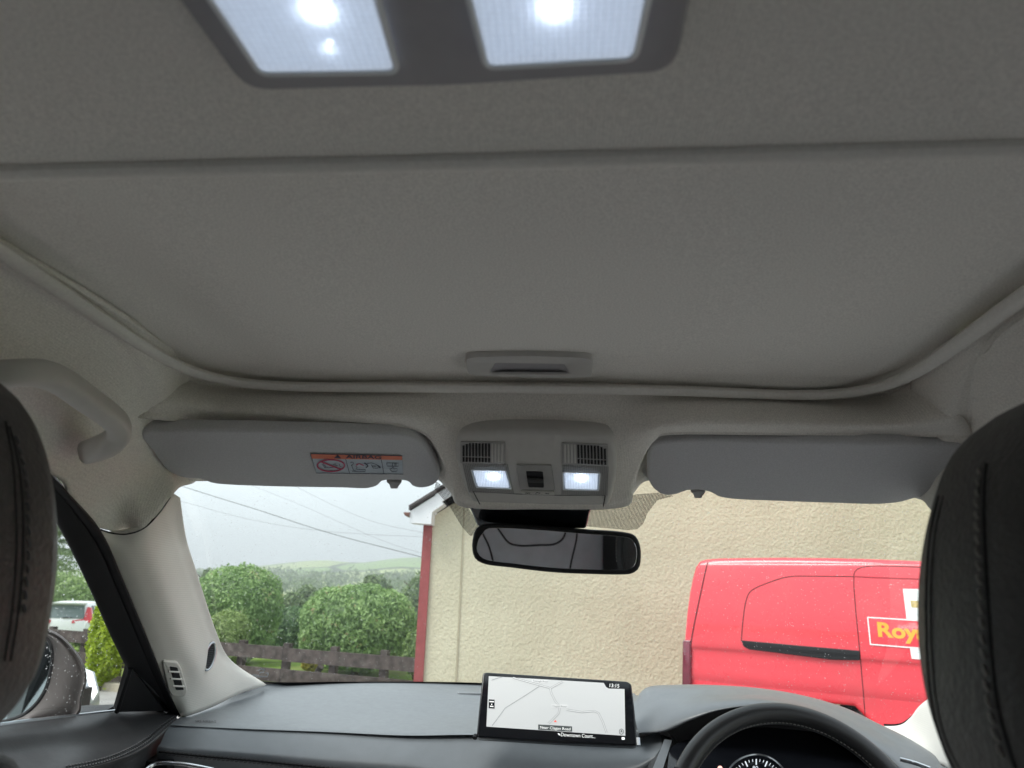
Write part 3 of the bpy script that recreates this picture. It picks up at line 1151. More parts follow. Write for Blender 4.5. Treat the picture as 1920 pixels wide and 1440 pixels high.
# steel roof skin over the lining, added unseen to stop sky leaking in
rs_ = [[W(x, y, .375 - .10 * ((x - XC) / .6)**2 - .12 * max(0, (y - .75) / .35)**1.6) for x in (-.62, -.5, -.3, XC, .23, .43, .55)] for y in (-1.5, -.9, -.3, .3, .75, .95, 1.03)]
rq = ipatch(rs_, 4, 4)
ob('added_roof_panel', rq, M['car_red'], cabin)

# ================================================================== sunroof blind
blind = empty('sunroof_blind', 'wide closed cloth sunroof blind filling the roof opening', 'sunroof blind', W(XC, .6, .26))
bl = []
for y, zz in [(.28, .262), (.40, .262), (.6, .263), (.80, .262), (.845, .259), (.872, .2545), (.885, .262)]:
    row = []
    for x in (-.53, -.40, -.2, -.035, .13, .33, .46):
        row.append(W(x, y + .006 * (x - XC) * 3, zz + .004 - .03 * ((x - XC))**2))
    bl.append(row)
bg_ = ipatch(bl, 6, 6)
ob('blind_panel', (bg_[0], orient(bg_[0], bg_[1], EYE)), M['blind'], blind, angle=70)
# pull handle: moulded plate with a recessed cup
hp = Plane(az(880, 690, .262), az(1100, 690, .262), az(1000, 712, .258))
ho = rrect(hp.pts([(872, 673), (890, 669), (990, 667), (1096, 671), (1113, 676), (1110, 706), (1094, 709), (990, 708), (892, 705), (876, 701)], .008), .006)
hc = [(930, 681), (1056, 683), (1068, 702), (918, 701)]
hin = rrect(hp.pts(hc, .008), .005)
hdp = rrect(hp.pts([(946, 683), (1042, 685), (1052, 699), (934, 698)], .0008), .004)
def bridge(outer, inner):
    """faces between two closed outlines with different counts, by nearest angle"""
    c = outer.mean(0)
    n = 64
    def res(P):
        Q = np.vstack([P, P[:1]])
        L = np.concatenate([[0], np.cumsum(np.linalg.norm(np.diff(Q, axis=0), axis=1))])
        s = np.linspace(0, L[-1], n + 1)[:-1]
        return np.stack([np.interp(s, L, Q[:, k]) for k in range(3)], axis=1)
    return res(outer), res(inner)
o64, i64 = bridge(ho, hin)
_, d64 = bridge(ho, hdp)
k0 = np.argmin(np.linalg.norm(i64 - o64[0], axis=1))
base64_ = o64 - hp.n * .009
V, fs = loft([base64_, o64 - hp.n * .003, (o64 - o64.mean(0)) * .985 + o64.mean(0), (i64 - i64.mean(0)) * 1.06 + i64.mean(0), (i64 - i64.mean(0)) * 1.0 + i64.mean(0) - hp.n * .003, d64])
fs.append(tuple(range(5 * 64, 6 * 64)))
ph_ = ob('pull_handle', (V, fs), M['plastic'], blind, angle=50)
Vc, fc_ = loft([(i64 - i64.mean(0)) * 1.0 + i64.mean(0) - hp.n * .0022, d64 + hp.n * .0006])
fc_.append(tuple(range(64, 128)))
ob('shade_toned_cup', (Vc, fc_), M['lamp_plastic'], ph_, angle=50)  # darker plastic paints the shade of the recess into the cup

# ================================================================== sun visors
def visor(name_label, outline, plane, clip, notch):
    root = empty('sun_visor', name_label, 'sun visor', plane.at(*outline[0]), 'folded sun visors above the windscreen')
    o3 = crom(plane.pts(outline), 130, True)
    ob('visor_panel', slab(o3, plane.n, .018, .0045, 5), M['visor'], root, angle=60)
    # retaining clip in the notch
    cx, cy = clip
    cl = [(cx - 14, cy - 5), (cx + 16, cy - 4), (cx + 10, cy + 1), (cx + 8, cy + 8), (cx - 6, cy + 8), (cx - 8, cy + 1)]
    ob('visor_clip', slab(rrect(plane.pts(cl, -.006), .002), plane.n, .012, .002), M['plastic_dk'], root)
    return root
pvl = Plane(ay(268, 806, .80), ay(818, 826, .895), ay(600, 914, .985))
pvr = Plane(ay(1220, 832, .90), ay(1780, 830, .84), ay(1450, 938, .985))
vl = visor('left sun visor carrying an airbag warning sticker',
           [(292, 809), (340, 808), (420, 808), (560, 811), (690, 814), (760, 816), (785, 825), (803, 843), (817, 869), (825, 893),
            (818, 907), (804, 914), (785, 916), (772, 912), (764, 904), (740, 901), (718, 903), (708, 912), (690, 917), (640, 916), (520, 914),
            (420, 910), (396, 907), (378, 900), (352, 898), (330, 893), (312, 882), (296, 862), (278, 838), (264, 819), (272, 808)],
           pvl, (738, 909), None)
vr = visor('right sun visor, plain with no sticker, behind the right headrest',
           [(1249, 829), (1300, 826), (1420, 828), (1600, 831), (1760, 833), (1850, 834), (1875, 835), (1868, 860), (1840, 900), (1800, 925),
            (1745, 932), (1715, 936), (1690, 943), (1650, 947), (1560, 945), (1450, 941), (1370, 937), (1345, 932), (1333, 925), (1310, 920), (1286, 922),
            (1270, 928), (1248, 930), (1230, 922), (1217, 905), (1213, 880), (1215, 852), (1225, 833)],
           pvr, (1308, 927), None)
# airbag warning sticker
stk = ob('warning_sticker', (lambda P: (np.array(P + [p - pvl.n * .0006 for p in P]), [(0, 1, 2, 3), (0, 4, 5, 1), (1, 5, 6, 2), (2, 6, 7, 3), (3, 7, 4, 0)]))(
    pvl.pts([(582, 851), (754, 855), (756, 889), (593, 887)], .0010)), M['st_white'], vl, smooth=False)
ob('sticker_header', (np.array(pvl.pts([(582, 851), (754, 855), (754.3, 862.5), (584.5, 860)], .0013)), [(0, 1, 2, 3)]), M['st_orange'], stk, smooth=False)
ob('sticker_text', writing(pvl, 'AIRBAG', 648, 859.3, 715, 860.6, 6.0, .0017, .02), M['st_ink'], stk, smooth=False)
ink = [[(610.5, 861.5), (593.5, 887)]]
sym = [[(648, 860.5), (655.5, 887.8)], [(715, 862), (720, 888.3)], [(582, 851), (754, 855), (756, 889), (593, 887), (582, 851)],
       # seat and occupant
       [(657, 868), (660, 866), (663, 868), (661, 872), (658, 872)], [(659, 872), (663, 882), (667, 882)], [(660, 883), (664, 884), (684, 884), (686, 881), (668, 880)],
       [(667, 874), (670, 877), (667, 879)], [(688, 869), (697, 868), (706, 871), (713, 876)], [(696, 871), (700, 878), (707, 878), (712, 876)], [(698, 874), (706, 874)],
       # handbook and pointing hand
       [(725, 868), (747, 868.5), (747, 874.5), (726, 874), (725, 868)], [(736, 868), (736, 874)], [(739, 870), (744, 870)], [(739, 872), (744, 872)],
       [(731, 879), (736, 878), (736, 876), (738, 876), (738, 879), (745, 879), (744, 884), (735, 884), (731, 880)],
       # rear-facing seat in the ring
       [(604, 870), (609, 877), (618, 877), (626, 876)], [(606, 869), (611, 876)], [(624, 871), (630, 870)], [(628, 872), (633, 873)], [(636, 870), (637, 874), (640, 875)]]
ob('sticker_drawing', strokes(pvl, sym, 1.0, off=.0014), M['st_ink'], stk, smooth=False)
ob('sticker_drawing', strokes(pvl, [[(683, 868), (688, 871), (690, 874), (686, 877)], [(708, 873), (713, 876), (712, 878)]], 2.2, off=.0014), M['st_ink'], stk, smooth=False)
rg = []
for k in range(33):
    a = 2 * math.pi * k / 32
    rg.append((620.5 + 25.5 * math.cos(a), 873 + 11 * math.sin(a)))
ob('prohibition_ring', strokes(pvl, [rg, [(602, 866), (639, 880)], ], 2.6, off=.0016), M['st_red'], stk, smooth=False)
ob('warning_arrow', strokes(pvl, [[(668, 871), (674, 869.5), (682, 873)], [(668, 873), (671, 871)]], 1.6, off=.0016), M['st_red'], stk, smooth=False)
ob('warning_triangle', (np.array(pvl.pts([(626.5, 859.2), (633, 852.6), (640, 859.6)], .0018)), [(0, 1, 2)]), M['st_ink'], stk, smooth=False)

# ================================================================== grab handle
gh = empty('grab_handle', 'grey folding grab handle above the left front door', 'grab handle', ax(120, 700, -.5))
gp = [ax(-120, 775, -.545), ax(-75, 735, -.515), ax(-30, 708, -.480), ax(20, 700, -.462), ax(75, 700, -.455), ax(115, 715, -.455), ax(165, 750, -.457), ax(205, 779, -.463),
      ax(222, 798, -.470), ax(222, 816, -.478), ax(208, 830, -.488), ax(188, 840, -.505), ax(172, 846, -.530)]
sc = list(np.interp(np.linspace(0, 1, 60), [0, .1, .25, .75, .86, .94, 1], [1.2, 1.05, .92, .92, 1.0, 1.1, 1.1]))
ob('handle_bar', sweep(crom(gp, 60), .0125, .0125, n=14, up=(1, .2, .3), scale=sc, power=.62), M['plastic'], gh)

# ================================================================== overhead console
PC = Plane(ay(860, 820, .872), ay(1150, 830, .868), ay(1010, 948, .952))
con = empty('overhead_console', 'grey overhead console with two lit map lamps above the rear view mirror', 'overhead console', PC.at(1005, 880))
co = [(853, 826), (862, 815), (880, 811), (960, 808), (1040, 809), (1110, 813), (1138, 818), (1151, 828), (1157, 850), (1157, 890), (1150, 925), (1142, 950),
      (1060, 950), (960, 947), (884, 944), (872, 920), (860, 885), (853, 855)]
ob('console_housing', slab(rrect(PC.pts(co), .006, 4), PC.n, .030, .007, 5), M['plastic'], con, angle=50)
def pslab(name, pxs, t, r, mat, parent, off=0.0, rad=.002, **k):
    return ob(name, slab(rrect(PC.pts(pxs, off + t), rad), PC.n, t, r), mat, parent, **k)
# microphone / vent grilles: dark slots between ribs, then a band of shallow ribs round each lamp
def grille(x0, x1, y0, y1, n, dark, slope, lean):
    root = pslab('vent_grille', [(x0 - 3, y0 - 3), (x1 + 3, y0 - 3 + slope), (x1 + 3 + lean, y1 + 3 + slope), (x0 - 3 + lean, y1 + 3)], .0015, .0006, M['plastic_dk'], con)
    slots, shallow = [], []
    for i in range(n):
        f = (i + .5) / n
        x = x0 + (x1 - x0) * f
        w = (x1 - x0) / n * .30
        yy = y0 + slope * f
        yb = y1 + slope * f
        if dark(i):
            edge = min(i, n - 1 - i)
            drop = {0: 5, 1: 2}.get(edge, 0)
            ym = yy + (yb - yy) * .74
            for a, b in ((yy + drop, ym - 1.2), (ym + 1.0, yb)):
                la, lb = lean * (a - yy) / (yb - yy), lean * (b - yy) / (yb - yy)
                slots.append(slab(PC.pts([(x - w + la, a), (x + w + la, a), (x + w + lb, b), (x - w + lb, b)], .0022), PC.n, .001, .0002, 2))
        else:
            shallow.append(slab(PC.pts([(x - w, yy), (x + w, yy), (x + w + lean, yb), (x - w + lean, yb)], .0022), PC.n, .001, .0003, 2))
    if slots:
        ob('vent_slot', join(*slots), M['black'], root)
    if shallow:
        ob('vent_rib', join(*shallow), M['plastic'], root)
grille(866, 944, 831, 866, 13, lambda i: i < 9, 1.5, 0)
grille(1056, 1137, 833, 868, 13, lambda i: i > 3, 4.0, 1)
def ribs(x0, x1, y0, y1, n, lean, dy):
    g = []
    for i in range(n):
        f = (i + .5) / n
        x = x0 + (x1 - x0) * f
        w = (x1 - x0) / n * .27
        g.append(slab(PC.pts([(x - w, y0 + dy * f), (x + w, y0 + dy * f), (x + w + lean, y1 + dy * f), (x - w + lean, y1 + dy * f)], .0012), PC.n, .0015, .0003, 2))
    return join(*g)
ob('ribbed_band', ribs(866, 952, 869, 924, 26, 12, 2), M['plastic_dk'], con)
ob('ribbed_band', ribs(1054, 1142, 872, 928, 26, -2, 2), M['plastic_dk'], con)
def map_lamp(q, ledpx):
    n = pslab('map_lamp', q, .0045, .001, M['reflector'], con, off=-.002, rad=.002)
    c = np.array(q, float).mean(0)
    q2 = [tuple(c + (np.array(p) - c) * .90) for p in q]
    rim = rrect(PC.pts(q, .0052), .002)
    ob('lens_rim', sweep(rim, .0008, n=6, up=PC.n, closed=True), M['lens_rim'], n)
    o = ob('lens', slab(rrect(PC.pts(q2, .0055), .002), PC.n, .0012, .0005), M['lens_small'], n)
    a = PC.at(*ledpx, .0032)
    ob('led', slab(PC.pts([(ledpx[0] - 7, ledpx[1] - 4), (ledpx[0] + 7, ledpx[1] - 4), (ledpx[0] + 7, ledpx[1] + 4), (ledpx[0] - 7, ledpx[1] + 4)], .0035), PC.n, .0008, .0003), M['led'], n)
map_lamp([(883, 881), (949, 882), (959, 917), (893, 914)], (926, 892))
map_lamp([(1055, 885), (1125, 887), (1123, 920), (1056, 918)], (1090, 895))
pslab('switch_panel', [(968, 871), (1034, 873), (1041, 920), (975, 918)], .0022, .0008, M['plastic_dk'], con)
pslab('sunroof_switch', [(986, 884), (1018, 885), (1020, 915), (991, 914)], .0030, .0006, M['black'], con)
sw = [PC.at(989, 900, .0045), PC.at(1018, 901, .0045)]
ob('switch_rocker', sweep(sw, .004, .0022, n=10, up=PC.n), M['dash_dk'], con)
bb = pslab('button_strip', [(976, 920), (1039, 922), (1040, 929), (978, 927)], .0030, .0008, M['plastic'], con)
ob('button_mark', strokes(PC, [[(985, 924.5), (994, 924.8)], [(1004, 925.5), (1007, 923.5), (1013, 925)], [(1022, 925.5), (1030, 925.8)]], 1.3, off=.0032), M['rubber'], bb)
ob('lid_joint', join(strokes(PC, [[(887, 921), (900, 946)], [(1135, 928), (1131, 950)]], 1.6, off=.0004), strokes(PC, [[(888, 921), (960, 926), (1050, 929), (1136, 929)]], 1.0, off=.0004)), M['rubber'], con)

# ================================================================== rear roof lamp
ZL = .247
lampP = Plane(W(-.2, .2, ZL), W(.1, .2, ZL), W(0, .35, ZL))
rl = empty('roof_lamp', 'pair of bright lit reading lamps in a grey surround, close overhead', 'roof lamp', W(-.07, .24, ZL))
def back(px, dy, dx=0.0, off=0.0):
    p = lampP.at(*px, off)
    return p + np.array([dx, -dy, 0])
# the surround carries straight on towards the rear, out of the frame
fr = lampP.at(462, 166, .005), lampP.at(1266, 130, .005)
al, ar = lampP.at(340, 0, .005), lampP.at(1292, 0, .005)
bl_ = fr[0] + (al - fr[0]) / np.linalg.norm(al - fr[0]) * .150
br_ = fr[1] + (ar - fr[1]) / np.linalg.norm(ar - fr[1]) * .150
hs_o = lampP.n * .003 + rrect([fr[0], lampP.at(860, 156, .005), fr[1], br_, bl_], .014, 6)
ob('lamp_surround', slab(hs_o, lampP.n, .012, .004, 5), M['lamp_plastic'], rl, angle=60)
def roof_lens(p, led):
    """p: front-left, front-right, then a point up each side"""
    z = .0085
    a, b, c, d = [lampP.at(*q, z + .0045) - lampP.n * .0045 for q in p]
    la = a + (c - a) / np.linalg.norm(c - a) * .092
    lb = b + (d - b) / np.linalg.norm(d - b) * .092
    q = rrect([a, b, lb, la], .005)
    base = ob('lamp_unit', slab(q, lampP.n, .003, .001), M['reflector'], rl)
    rimp = q + lampP.n * .0038
    # clear side wall, bright rim, moulded lens
    ob('lens_wall', (np.vstack([q + lampP.n * .0002, q + lampP.n * .0038]), grid_faces(len(q), 2, True)), M['lens'], base)
    ob('lens_rim', sweep(rimp, .0018, .0014, n=8, up=lampP.n, closed=True), M['lens_rim'], base)
    cen = q.mean(0)
    ob('lens', slab(cen + (q - cen) * .965 + lampP.n * .0046, lampP.n, .0014, .0006), M['lens'], base)
    for i, (px, py, r) in enumerate(led):
        c0 = lampP.at(px, py, z + .001)
        P = [c0 + np.array([r * math.cos(t), r * math.sin(t), 0]) for t in np.linspace(0, 2 * math.pi, 17)[:-1]]
        ob('led', slab(P, lampP.n, .001, .0004), M['led'], base)
roof_lens([(488, 140), (745, 136), (394, 0), (707, 0)], [(596, 8, .0042), (618, 82, .0011)])
roof_lens([(912, 128), (1190, 112), (880, 0), (1215, 0)], [(1040, 4, .0042)])

# ================================================================== rear view mirror
PM0 = ay(1044, 1030, 1.0)
def refl_normal(target):
    a = (CAM - PM0) / np.linalg.norm(CAM - PM0)
    b = (np.array(target) - PM0)
    b /= np.linalg.norm(b)
    n = a + b
    return n / np.linalg.norm(n)
MN = refl_normal(W(.20, -.45, -.19))
class MP(Plane):
    def __init__(self, p, n):
        self.p, self.n = np.array(p), np.array(n)
PMr = MP(PM0, MN)
mo = [(893, 990), (904, 984), (930, 982), (1000, 985), (1100, 993), (1170, 998), (1190, 1003), (1200, 1018), (1203, 1045), (1199, 1066), (1186, 1076), (1165, 1078),
      (1110, 1077), (1040, 1074), (960, 1065), (905, 1057), (890, 1047), (885, 1030), (886, 1010)]
mi = [(905, 1000), (912, 992), (935, 990), (1000, 993), (1100, 1001), (1165, 1006), (1183, 1010), (1192, 1022), (1194, 1044), (1190, 1060), (1178, 1068), (1160, 1069),
      (1110, 1068), (1040, 1065), (965, 1057), (910, 1049), (898, 1041), (894, 1028), (897, 1012)]
rvm = empty('rear_view_mirror', 'rear view mirror in a black frame hanging at the head of the windscreen', 'rear view mirror', PM0)
ob('mirror_housing', slab(crom(PMr.pts(mo), 90, True), MN, .034, .005, 5), M['black'], rvm, angle=60)
mg = crom(PMr.pts(mi, .0004), 90, True)
ob('mirror_glass', slab(mg, MN, .0012, .0004), M['mirror'], rvm, smooth=False)
pb = Plane(ay(885, 945, .985), ay(1110, 950, .985), ay(1000, 990, 1.03))
ob('sensor_cover', slab(rrect(pb.pts([(873, 942), (1112, 948), (1106, 965), (1100, 994), (894, 990), (884, 965)]), .006), pb.n, .045, .006), M['gloss'], rvm)
ob('mirror_stalk', sweep([PM0 - MN * .028, PM0 - MN * .05 + np.array([0, .01, .03]), pb.at(1010, 975, -.03)], .012, n=12), M['black'], rvm)
def mirror_hit(px, py, y):
    """where a sight line goes after the mirror, on the plane y"""
    p = PMr.at(px, py)
    d = ray(px, py)
    d = d - 2 * np.dot(d, MN) * MN
    return p + d * ((y + CAM[1] - p[1]) / d[1])

# ================================================================== rear seat (seen in the mirror)
YB = -.50
bench = []
for zt, yy in [(.21, YB - .12), (.20, YB - .05), (.15, YB), (.0, YB + .01), (-.2, YB + .02), (-.45, YB + .06), (-.62, YB + .10)]:
    row = []
    for x in (-.62, -.50, -.30, -.12, 0.0, .12, .24, .33, .385):
        e = max(0, abs(x - XC) - .33)
        row.append(W(x, yy - e * .8, zt - e * .5))
    bench.append(row)
bp_ = ipatch(bench, 5, 6)
bp_ = (bp_[0], orient(bp_[0], bp_[1], EYE))
rs = solid(ob('rear_seat', bp_, M['rear_leather'], cabin, angle=70), .05)
T_b = bvh(bp_)
def refl_line(pxs, r, name):
    pts = []
    for x, y in crom(pxs, 60):
        p = PMr.at(x, y)
        d = ray(x, y)
        d = d - 2 * np.dot(d, MN) * MN
        h = T_b.ray_cast(Vector(p + d * .05), Vector(d))
        if h[0] is not None:
            pts.append(np.array(h[0]))
    if len(pts) > 3:
        ob(name, sweep(pts, r, n=6), M['rubber'], rs)
refl_line([(930, 985), (940, 1000), (955, 1018), (975, 1023), (1010, 1022), (1040, 1020), (1055, 1010), (1062, 990), (1063, 980)], .0036, 'seat_seam')
refl_line([(905, 1000), (917, 1025), (925, 1055), (928, 1072)], .0033, 'seat_seam')
refl_line([(1083, 990), (1080, 1015), (1073, 1045), (1067, 1075)], .0033, 'seat_seam')
cu = [[W(x, YB + .08 + k * .16, -.60 - .02 * (k == 2) - .10 * (k == 3)) for x in (-.6, -.3, 0, .3, .45)] for k in range(4)]
cq = ipatch(cu, 5, 5)
solid(ob('cushion', (cq[0], orient(cq[0], cq[1], EYE + np.array([0, 0, 1.]))), M['rear_leather'], rs, angle=70), .06)

# ================================================================== dashboard
dash = empty('dashboard', 'dark grey padded dashboard running under the windscreen', 'dashboard', W(XC, 1.3, -.9))
d0 = [ay(380, 1300, 1.52), ay(480, 1285, 1.55), ay(560, 1281, 1.66), ay(650, 1279, 1.72), ay(790, 1279, 1.77), ay(900, 1282, 1.79), ay(1010, 1286, 1.79), ay(1190, 1300, 1.77)]
d1 = [ay(362, 1318, 1.38), ay(425, 1310, 1.43), ay(520, 1302, 1.52), ay(640, 1300, 1.58), ay(780, 1300, 1.62), ay(900, 1303, 1.64), ay(1010, 1308, 1.64), ay(1200, 1318, 1.62)]
d2 = [ay(345, 1338, 1.28), ay(400, 1334, 1.31), ay(500, 1334, 1.37), ay(640, 1337, 1.42), ay(780, 1340, 1.45), ay(890, 1342, 1.46), ay(1010, 1346, 1.46), ay(1200, 1352, 1.44)]
d3 = [ay(322, 1357, 1.20), ay(380, 1360, 1.22), ay(480, 1364, 1.25), ay(620, 1369, 1.285), ay(760, 1375, 1.30), ay(880, 1374, 1.315), ay(1010, 1376, 1.32), ay(1200, 1380, 1.31)]
d4 = [p + np.array([0, .006, -.004]) for p in d3]
d4b = [p + np.array([0, .05, -.012]) for p in d3]
d_up = ipatch([d0, d1, d2, d3, d4, d4b], 8, 6)
d_up = (d_up[0], orient(d_up[0], d_up[1], EYE))
upad = ob('upper_pad', d_up, M['dash'], dash, angle=80)
T_up = bvh(d_up)
# pad strip behind the hood, up to the right screen pillar
dr0 = [ay(1190, 1303, 1.76), ay(1400, 1325, 1.74), ay(1600, 1352, 1.60), ay(1642, 1366, 1.48), ay(1722, 1409, 1.30)]
dr1 = [ay(1195, 1345, 1.55), ay(1400, 1375, 1.5), ay(1580, 1395, 1.40), ay(1640, 1410, 1.34), ay(1740, 1445, 1.20)]
drp = ipatch([dr0, dr1], 8, 6)
ob('upper_pad', (drp[0], orient(drp[0], drp[1], EYE)), M['dash'], dash, angle=80)
# lower pad of the passenger side with its stitched edge
l0 = [ay(316, 1362, 1.195), ay(380, 1364.5, 1.215), ay(480, 1368.5, 1.245), ay(620, 1374, 1.28), ay(760, 1380, 1.298), ay(850, 1380, 1.31), ay(950, 1386, 1.31), ay(1100, 1395, 1.305), ay(1190, 1395, 1.30), ay(1238, 1377, 1.31)]
l0b = [p + np.array([0, .03, .001]) for p in l0]
l1 = [ay(302, 1392, 1.165), ay(380, 1397, 1.18), ay(480, 1403, 1.205), ay(620, 1412, 1.235), ay(760, 1421, 1.25), ay(850, 1428, 1.26), ay(950, 1432, 1.26), ay(1100, 1432, 1.255), ay(1190, 1422, 1.255), ay(1240, 1400, 1.26)]
l2 = [ay(294, 1406, 1.158), ay(380, 1414, 1.172), ay(480, 1422, 1.195), ay(620, 1436, 1.222), ay(760, 1448, 1.236), ay(850, 1456, 1.24), ay(950, 1462, 1.24), ay(1100, 1460, 1.235), ay(1180, 1450, 1.235), ay(1222, 1430, 1.24)]
l3 = [p + np.array([0, .012, -.03]) for p in l2]
l4 = [p + np.array([0, .05, -.16]) for p in l2]
lp = ipatch([l0b, l0, l1, l2, l3, l4], 8, 6)
lp = (lp[0], orient(lp[0], lp[1], EYE))
lpad = ob('lower_pad', lp, M['dash'], dash, angle=80)
T_lp = bvh(lp)
g1 = stitches(T_lp, [(300, 1407), (380, 1415), (480, 1424), (620, 1438), (760, 1450)], .0068, .0048, .0011, slant=.0006)
g2 = stitches(T_lp, [(303, 1413), (380, 1421), (480, 1430), (620, 1444), (700, 1452)], .0068, .0048, .0011, slant=.0006)
for g in (g1, g2):
    if g is not None:
        ob('stitching', g, M['thread'], lpad)
gs_ = seam(T_lp, [(298, 1410), (380, 1418), (480, 1427), (620, 1441), (740, 1452)], .0013)
ob('seam_line', gs_, M['rubber'], lpad)
ob('dash_end', box(W(-.655, 1.33, -.48), (.10, .36, .42)), M['black'], dash, smooth=False)
# chrome blade of the side air vent
ob('vent_blade', sweep(crom([ay(272, 1446, 1.12), ay(284, 1436, 1.13), ay(296, 1431.5, 1.135), ay(330, 1432, 1.14), ay(365, 1437, 1.145), ay(400, 1444, 1.15)], 40), .0022, .0032, n=8), M['chrome'], dash)
# embossed airbag lettering
def on_pad(tree, s, x0, y0, x1, y1, h, lift):
    V, fs = glyphs(s, .0)
    w = V[:, 0].max()
    out = []
    for u, v in V:
        x = x0 + (x1 - x0) * u / w
        y = y0 + (y1 - y0) * u / w - v * h / .7
        p = onto(tree, x, y, lift)[0]
        out.append(p)
    if any(p is None for p in out):
        return None
    return np.array(out), fs
g = on_pad(T_up, 'SRS AIRBAG', 366, 1355, 405, 1356, 4.2, .0006)
if g:
    ob('embossed_text', g, M['thread'], upad, smooth=False)
# sun sensor / speaker lid at the back of the pad
pk = Plane(ay(858, 1298, 1.66), ay(905, 1299, 1.66), ay(870, 1286, 1.76))
ob('speaker_lid', slab(rrect(pk.pts([(856, 1297), (862, 1288), (930, 1288), (930, 1300), (858, 1299)], .002), .004), pk.n, .006, .002), M['dash'], dash)
# instrument hood
h0 = [ay(1188, 1330, 1.48), ay(1212, 1305, 1.55), ay(1262, 1300, 1.58), ay(1332, 1300, 1.58), ay(1422, 1306, 1.58), ay(1502, 1318, 1.56), ay(1582, 1342, 1.5), ay(1650, 1372, 1.42), ay(1705, 1400, 1.36), ay(1790, 1455, 1.25)]
h1 = [ay(1187, 1318, 1.41), ay(1213, 1289, 1.43), ay(1262, 1284, 1.43), ay(1332, 1284, 1.42), ay(1422, 1290, 1.41), ay(1502, 1303, 1.39), ay(1582, 1326, 1.36), ay(1650, 1358, 1.31), ay(1708, 1387, 1.27), ay(1790, 1440, 1.18)]
h2 = [ay(1190, 1342, 1.345), ay(1225, 1318, 1.34), ay(1275, 1309, 1.33), ay(1338, 1304, 1.31), ay(1425, 1304, 1.30), ay(1500, 1316, 1.29), ay(1578, 1340, 1.27), ay(1646, 1374, 1.24), ay(1702, 1410, 1.20), ay(1775, 1470, 1.13)]
h3 = [ay(1195, 1366, 1.30), ay(1232, 1357, 1.28), ay(1284, 1335, 1.26), ay(1345, 1318, 1.25), ay(1425, 1312, 1.24), ay(1500, 1326, 1.23), ay(1574, 1352, 1.22), ay(1640, 1388, 1.19), ay(1694, 1428, 1.16), ay(1760, 1490, 1.09)]
h4 = [ay(1198, 1377, 1.29), ay(1250, 1371, 1.262), ay(1300, 1349, 1.24), ay(1350, 1332, 1.23), ay(1425, 1324, 1.22), ay(1500, 1338, 1.21), ay(1570, 1362, 1.20), ay(1634, 1398, 1.175), ay(1686, 1440, 1.145), ay(1750, 1505, 1.07)]
h5 = [p + np.array([0, .05, -.002]) for p in h4]
h6 = [p + np.array([0, .16, -.015]) for p in h4]
hd = ipatch([h0, h1, h2, h3, h4, h5], 8, 8)
ob('instrument_hood', (hd[0], orient(hd[0], hd[1], EYE)), M['dash'], dash, angle=80)
hu = ipatch([h5, h6, [p + np.array([0, .02, -.25]) for p in h6]], 8, 4)
ob('binnacle', (hu[0], orient(hu[0], hu[1], EYE)), M['black'], dash, angle=80)
# side cheek between pad and binnacle
sc_ = [[ay(1238, 1377, 1.31), ay(1262, 1384, 1.285), ay(1250, 1372, 1.30)], [ay(1225, 1415, 1.25), ay(1246, 1418, 1.235), ay(1275, 1400, 1.28)],
       [ay(1205, 1455, 1.23), ay(1224, 1460, 1.21), ay(1255, 1460, 1.26)]]
sk = ipatch(sc_, 6, 6)
ob('pad_cheek', (sk[0], orient(sk[0], sk[1], EYE)), M['dash_dk'], dash, angle=60)
pl2 = ipatch([[ay(1246, 1386, 1.262), ay(1260, 1388, 1.262)], [ay(1220, 1450, 1.20), ay(1240, 1450, 1.20)]], 4, 6)
ob('cheek_bevel', (pl2[0], orient(pl2[0], pl2[1], EYE)), M['dash'], dash)
# lower dash body to the right of the wheel
rb_ = ipatch([[ay(1640, 1364, 1.44), ay(1690, 1387, 1.325), ay(1722, 1409, 1.255), ay(1757, 1430, 1.19), ay(1800, 1456, 1.10)], [ay(1640, 1395, 1.35), ay(1680, 1420, 1.26), ay(1715, 1440, 1.20), ay(1745, 1455, 1.15), ay(1795, 1490, 1.07)], [ay(1640, 1430, 1.27), ay(1680, 1450, 1.20), ay(1710, 1465, 1.15), ay(1735, 1480, 1.11), ay(1790, 1520, 1.03)]], 4, 4)
ob('side_pad', (rb_[0], orient(rb_[0], rb_[1], EYE)), M['dash'], dash)
ob('vent_blade', sweep(crom([ay(1688, 1424, 1.13), ay(1715, 1431, 1.12), ay(1745, 1442, 1.10)], 20), .002, .003, n=8), M['chrome'], dash)
# dial
PD = Plane(ay(1360, 1440, 1.20), ay(1475, 1440, 1.20), ay(1415, 1405, 1.24))
cl = ob('instrument_cluster', slab(rrect(PD.pts([(1255, 1398), (1330, 1372), (1430, 1362), (1560, 1375), (1640, 1405), (1660, 1560), (1240, 1560)], -.004), .02), PD.n, .006, .001), M['gloss'], dash)
dc = (1418, 1474)
def arc(r, a0, a1, n=60, c=dc):
    return [(c[0] + r * math.sin(math.radians(a0 + (a1 - a0) * i / n)), c[1] - r * .99 * math.cos(math.radians(a0 + (a1 - a0) * i / n))) for i in range(n + 1)]
ob('dial_ring', sweep(PD.pts(arc(60, -180, 180, 80)[:-1], .002), .0014, n=6, up=PD.n, closed=True), M['satin'], cl)
tk, tk2 = [], []
for i, a in enumerate(range(-120, 121, 8)):
    s, c = math.sin(math.radians(a)), math.cos(math.radians(a))
    r0, r1 = (40, 51) if i % 3 == 0 else (46, 51)
    (tk if i % 3 == 0 else tk2).append([(dc[0] + r0 * s, dc[1] - r0 * c), (dc[0] + r1 * s, dc[1] - r1 * c)])
ob('dial_ticks', strokes(PD, tk, 2.4, off=.003), M['dial_white'], cl, smooth=False)
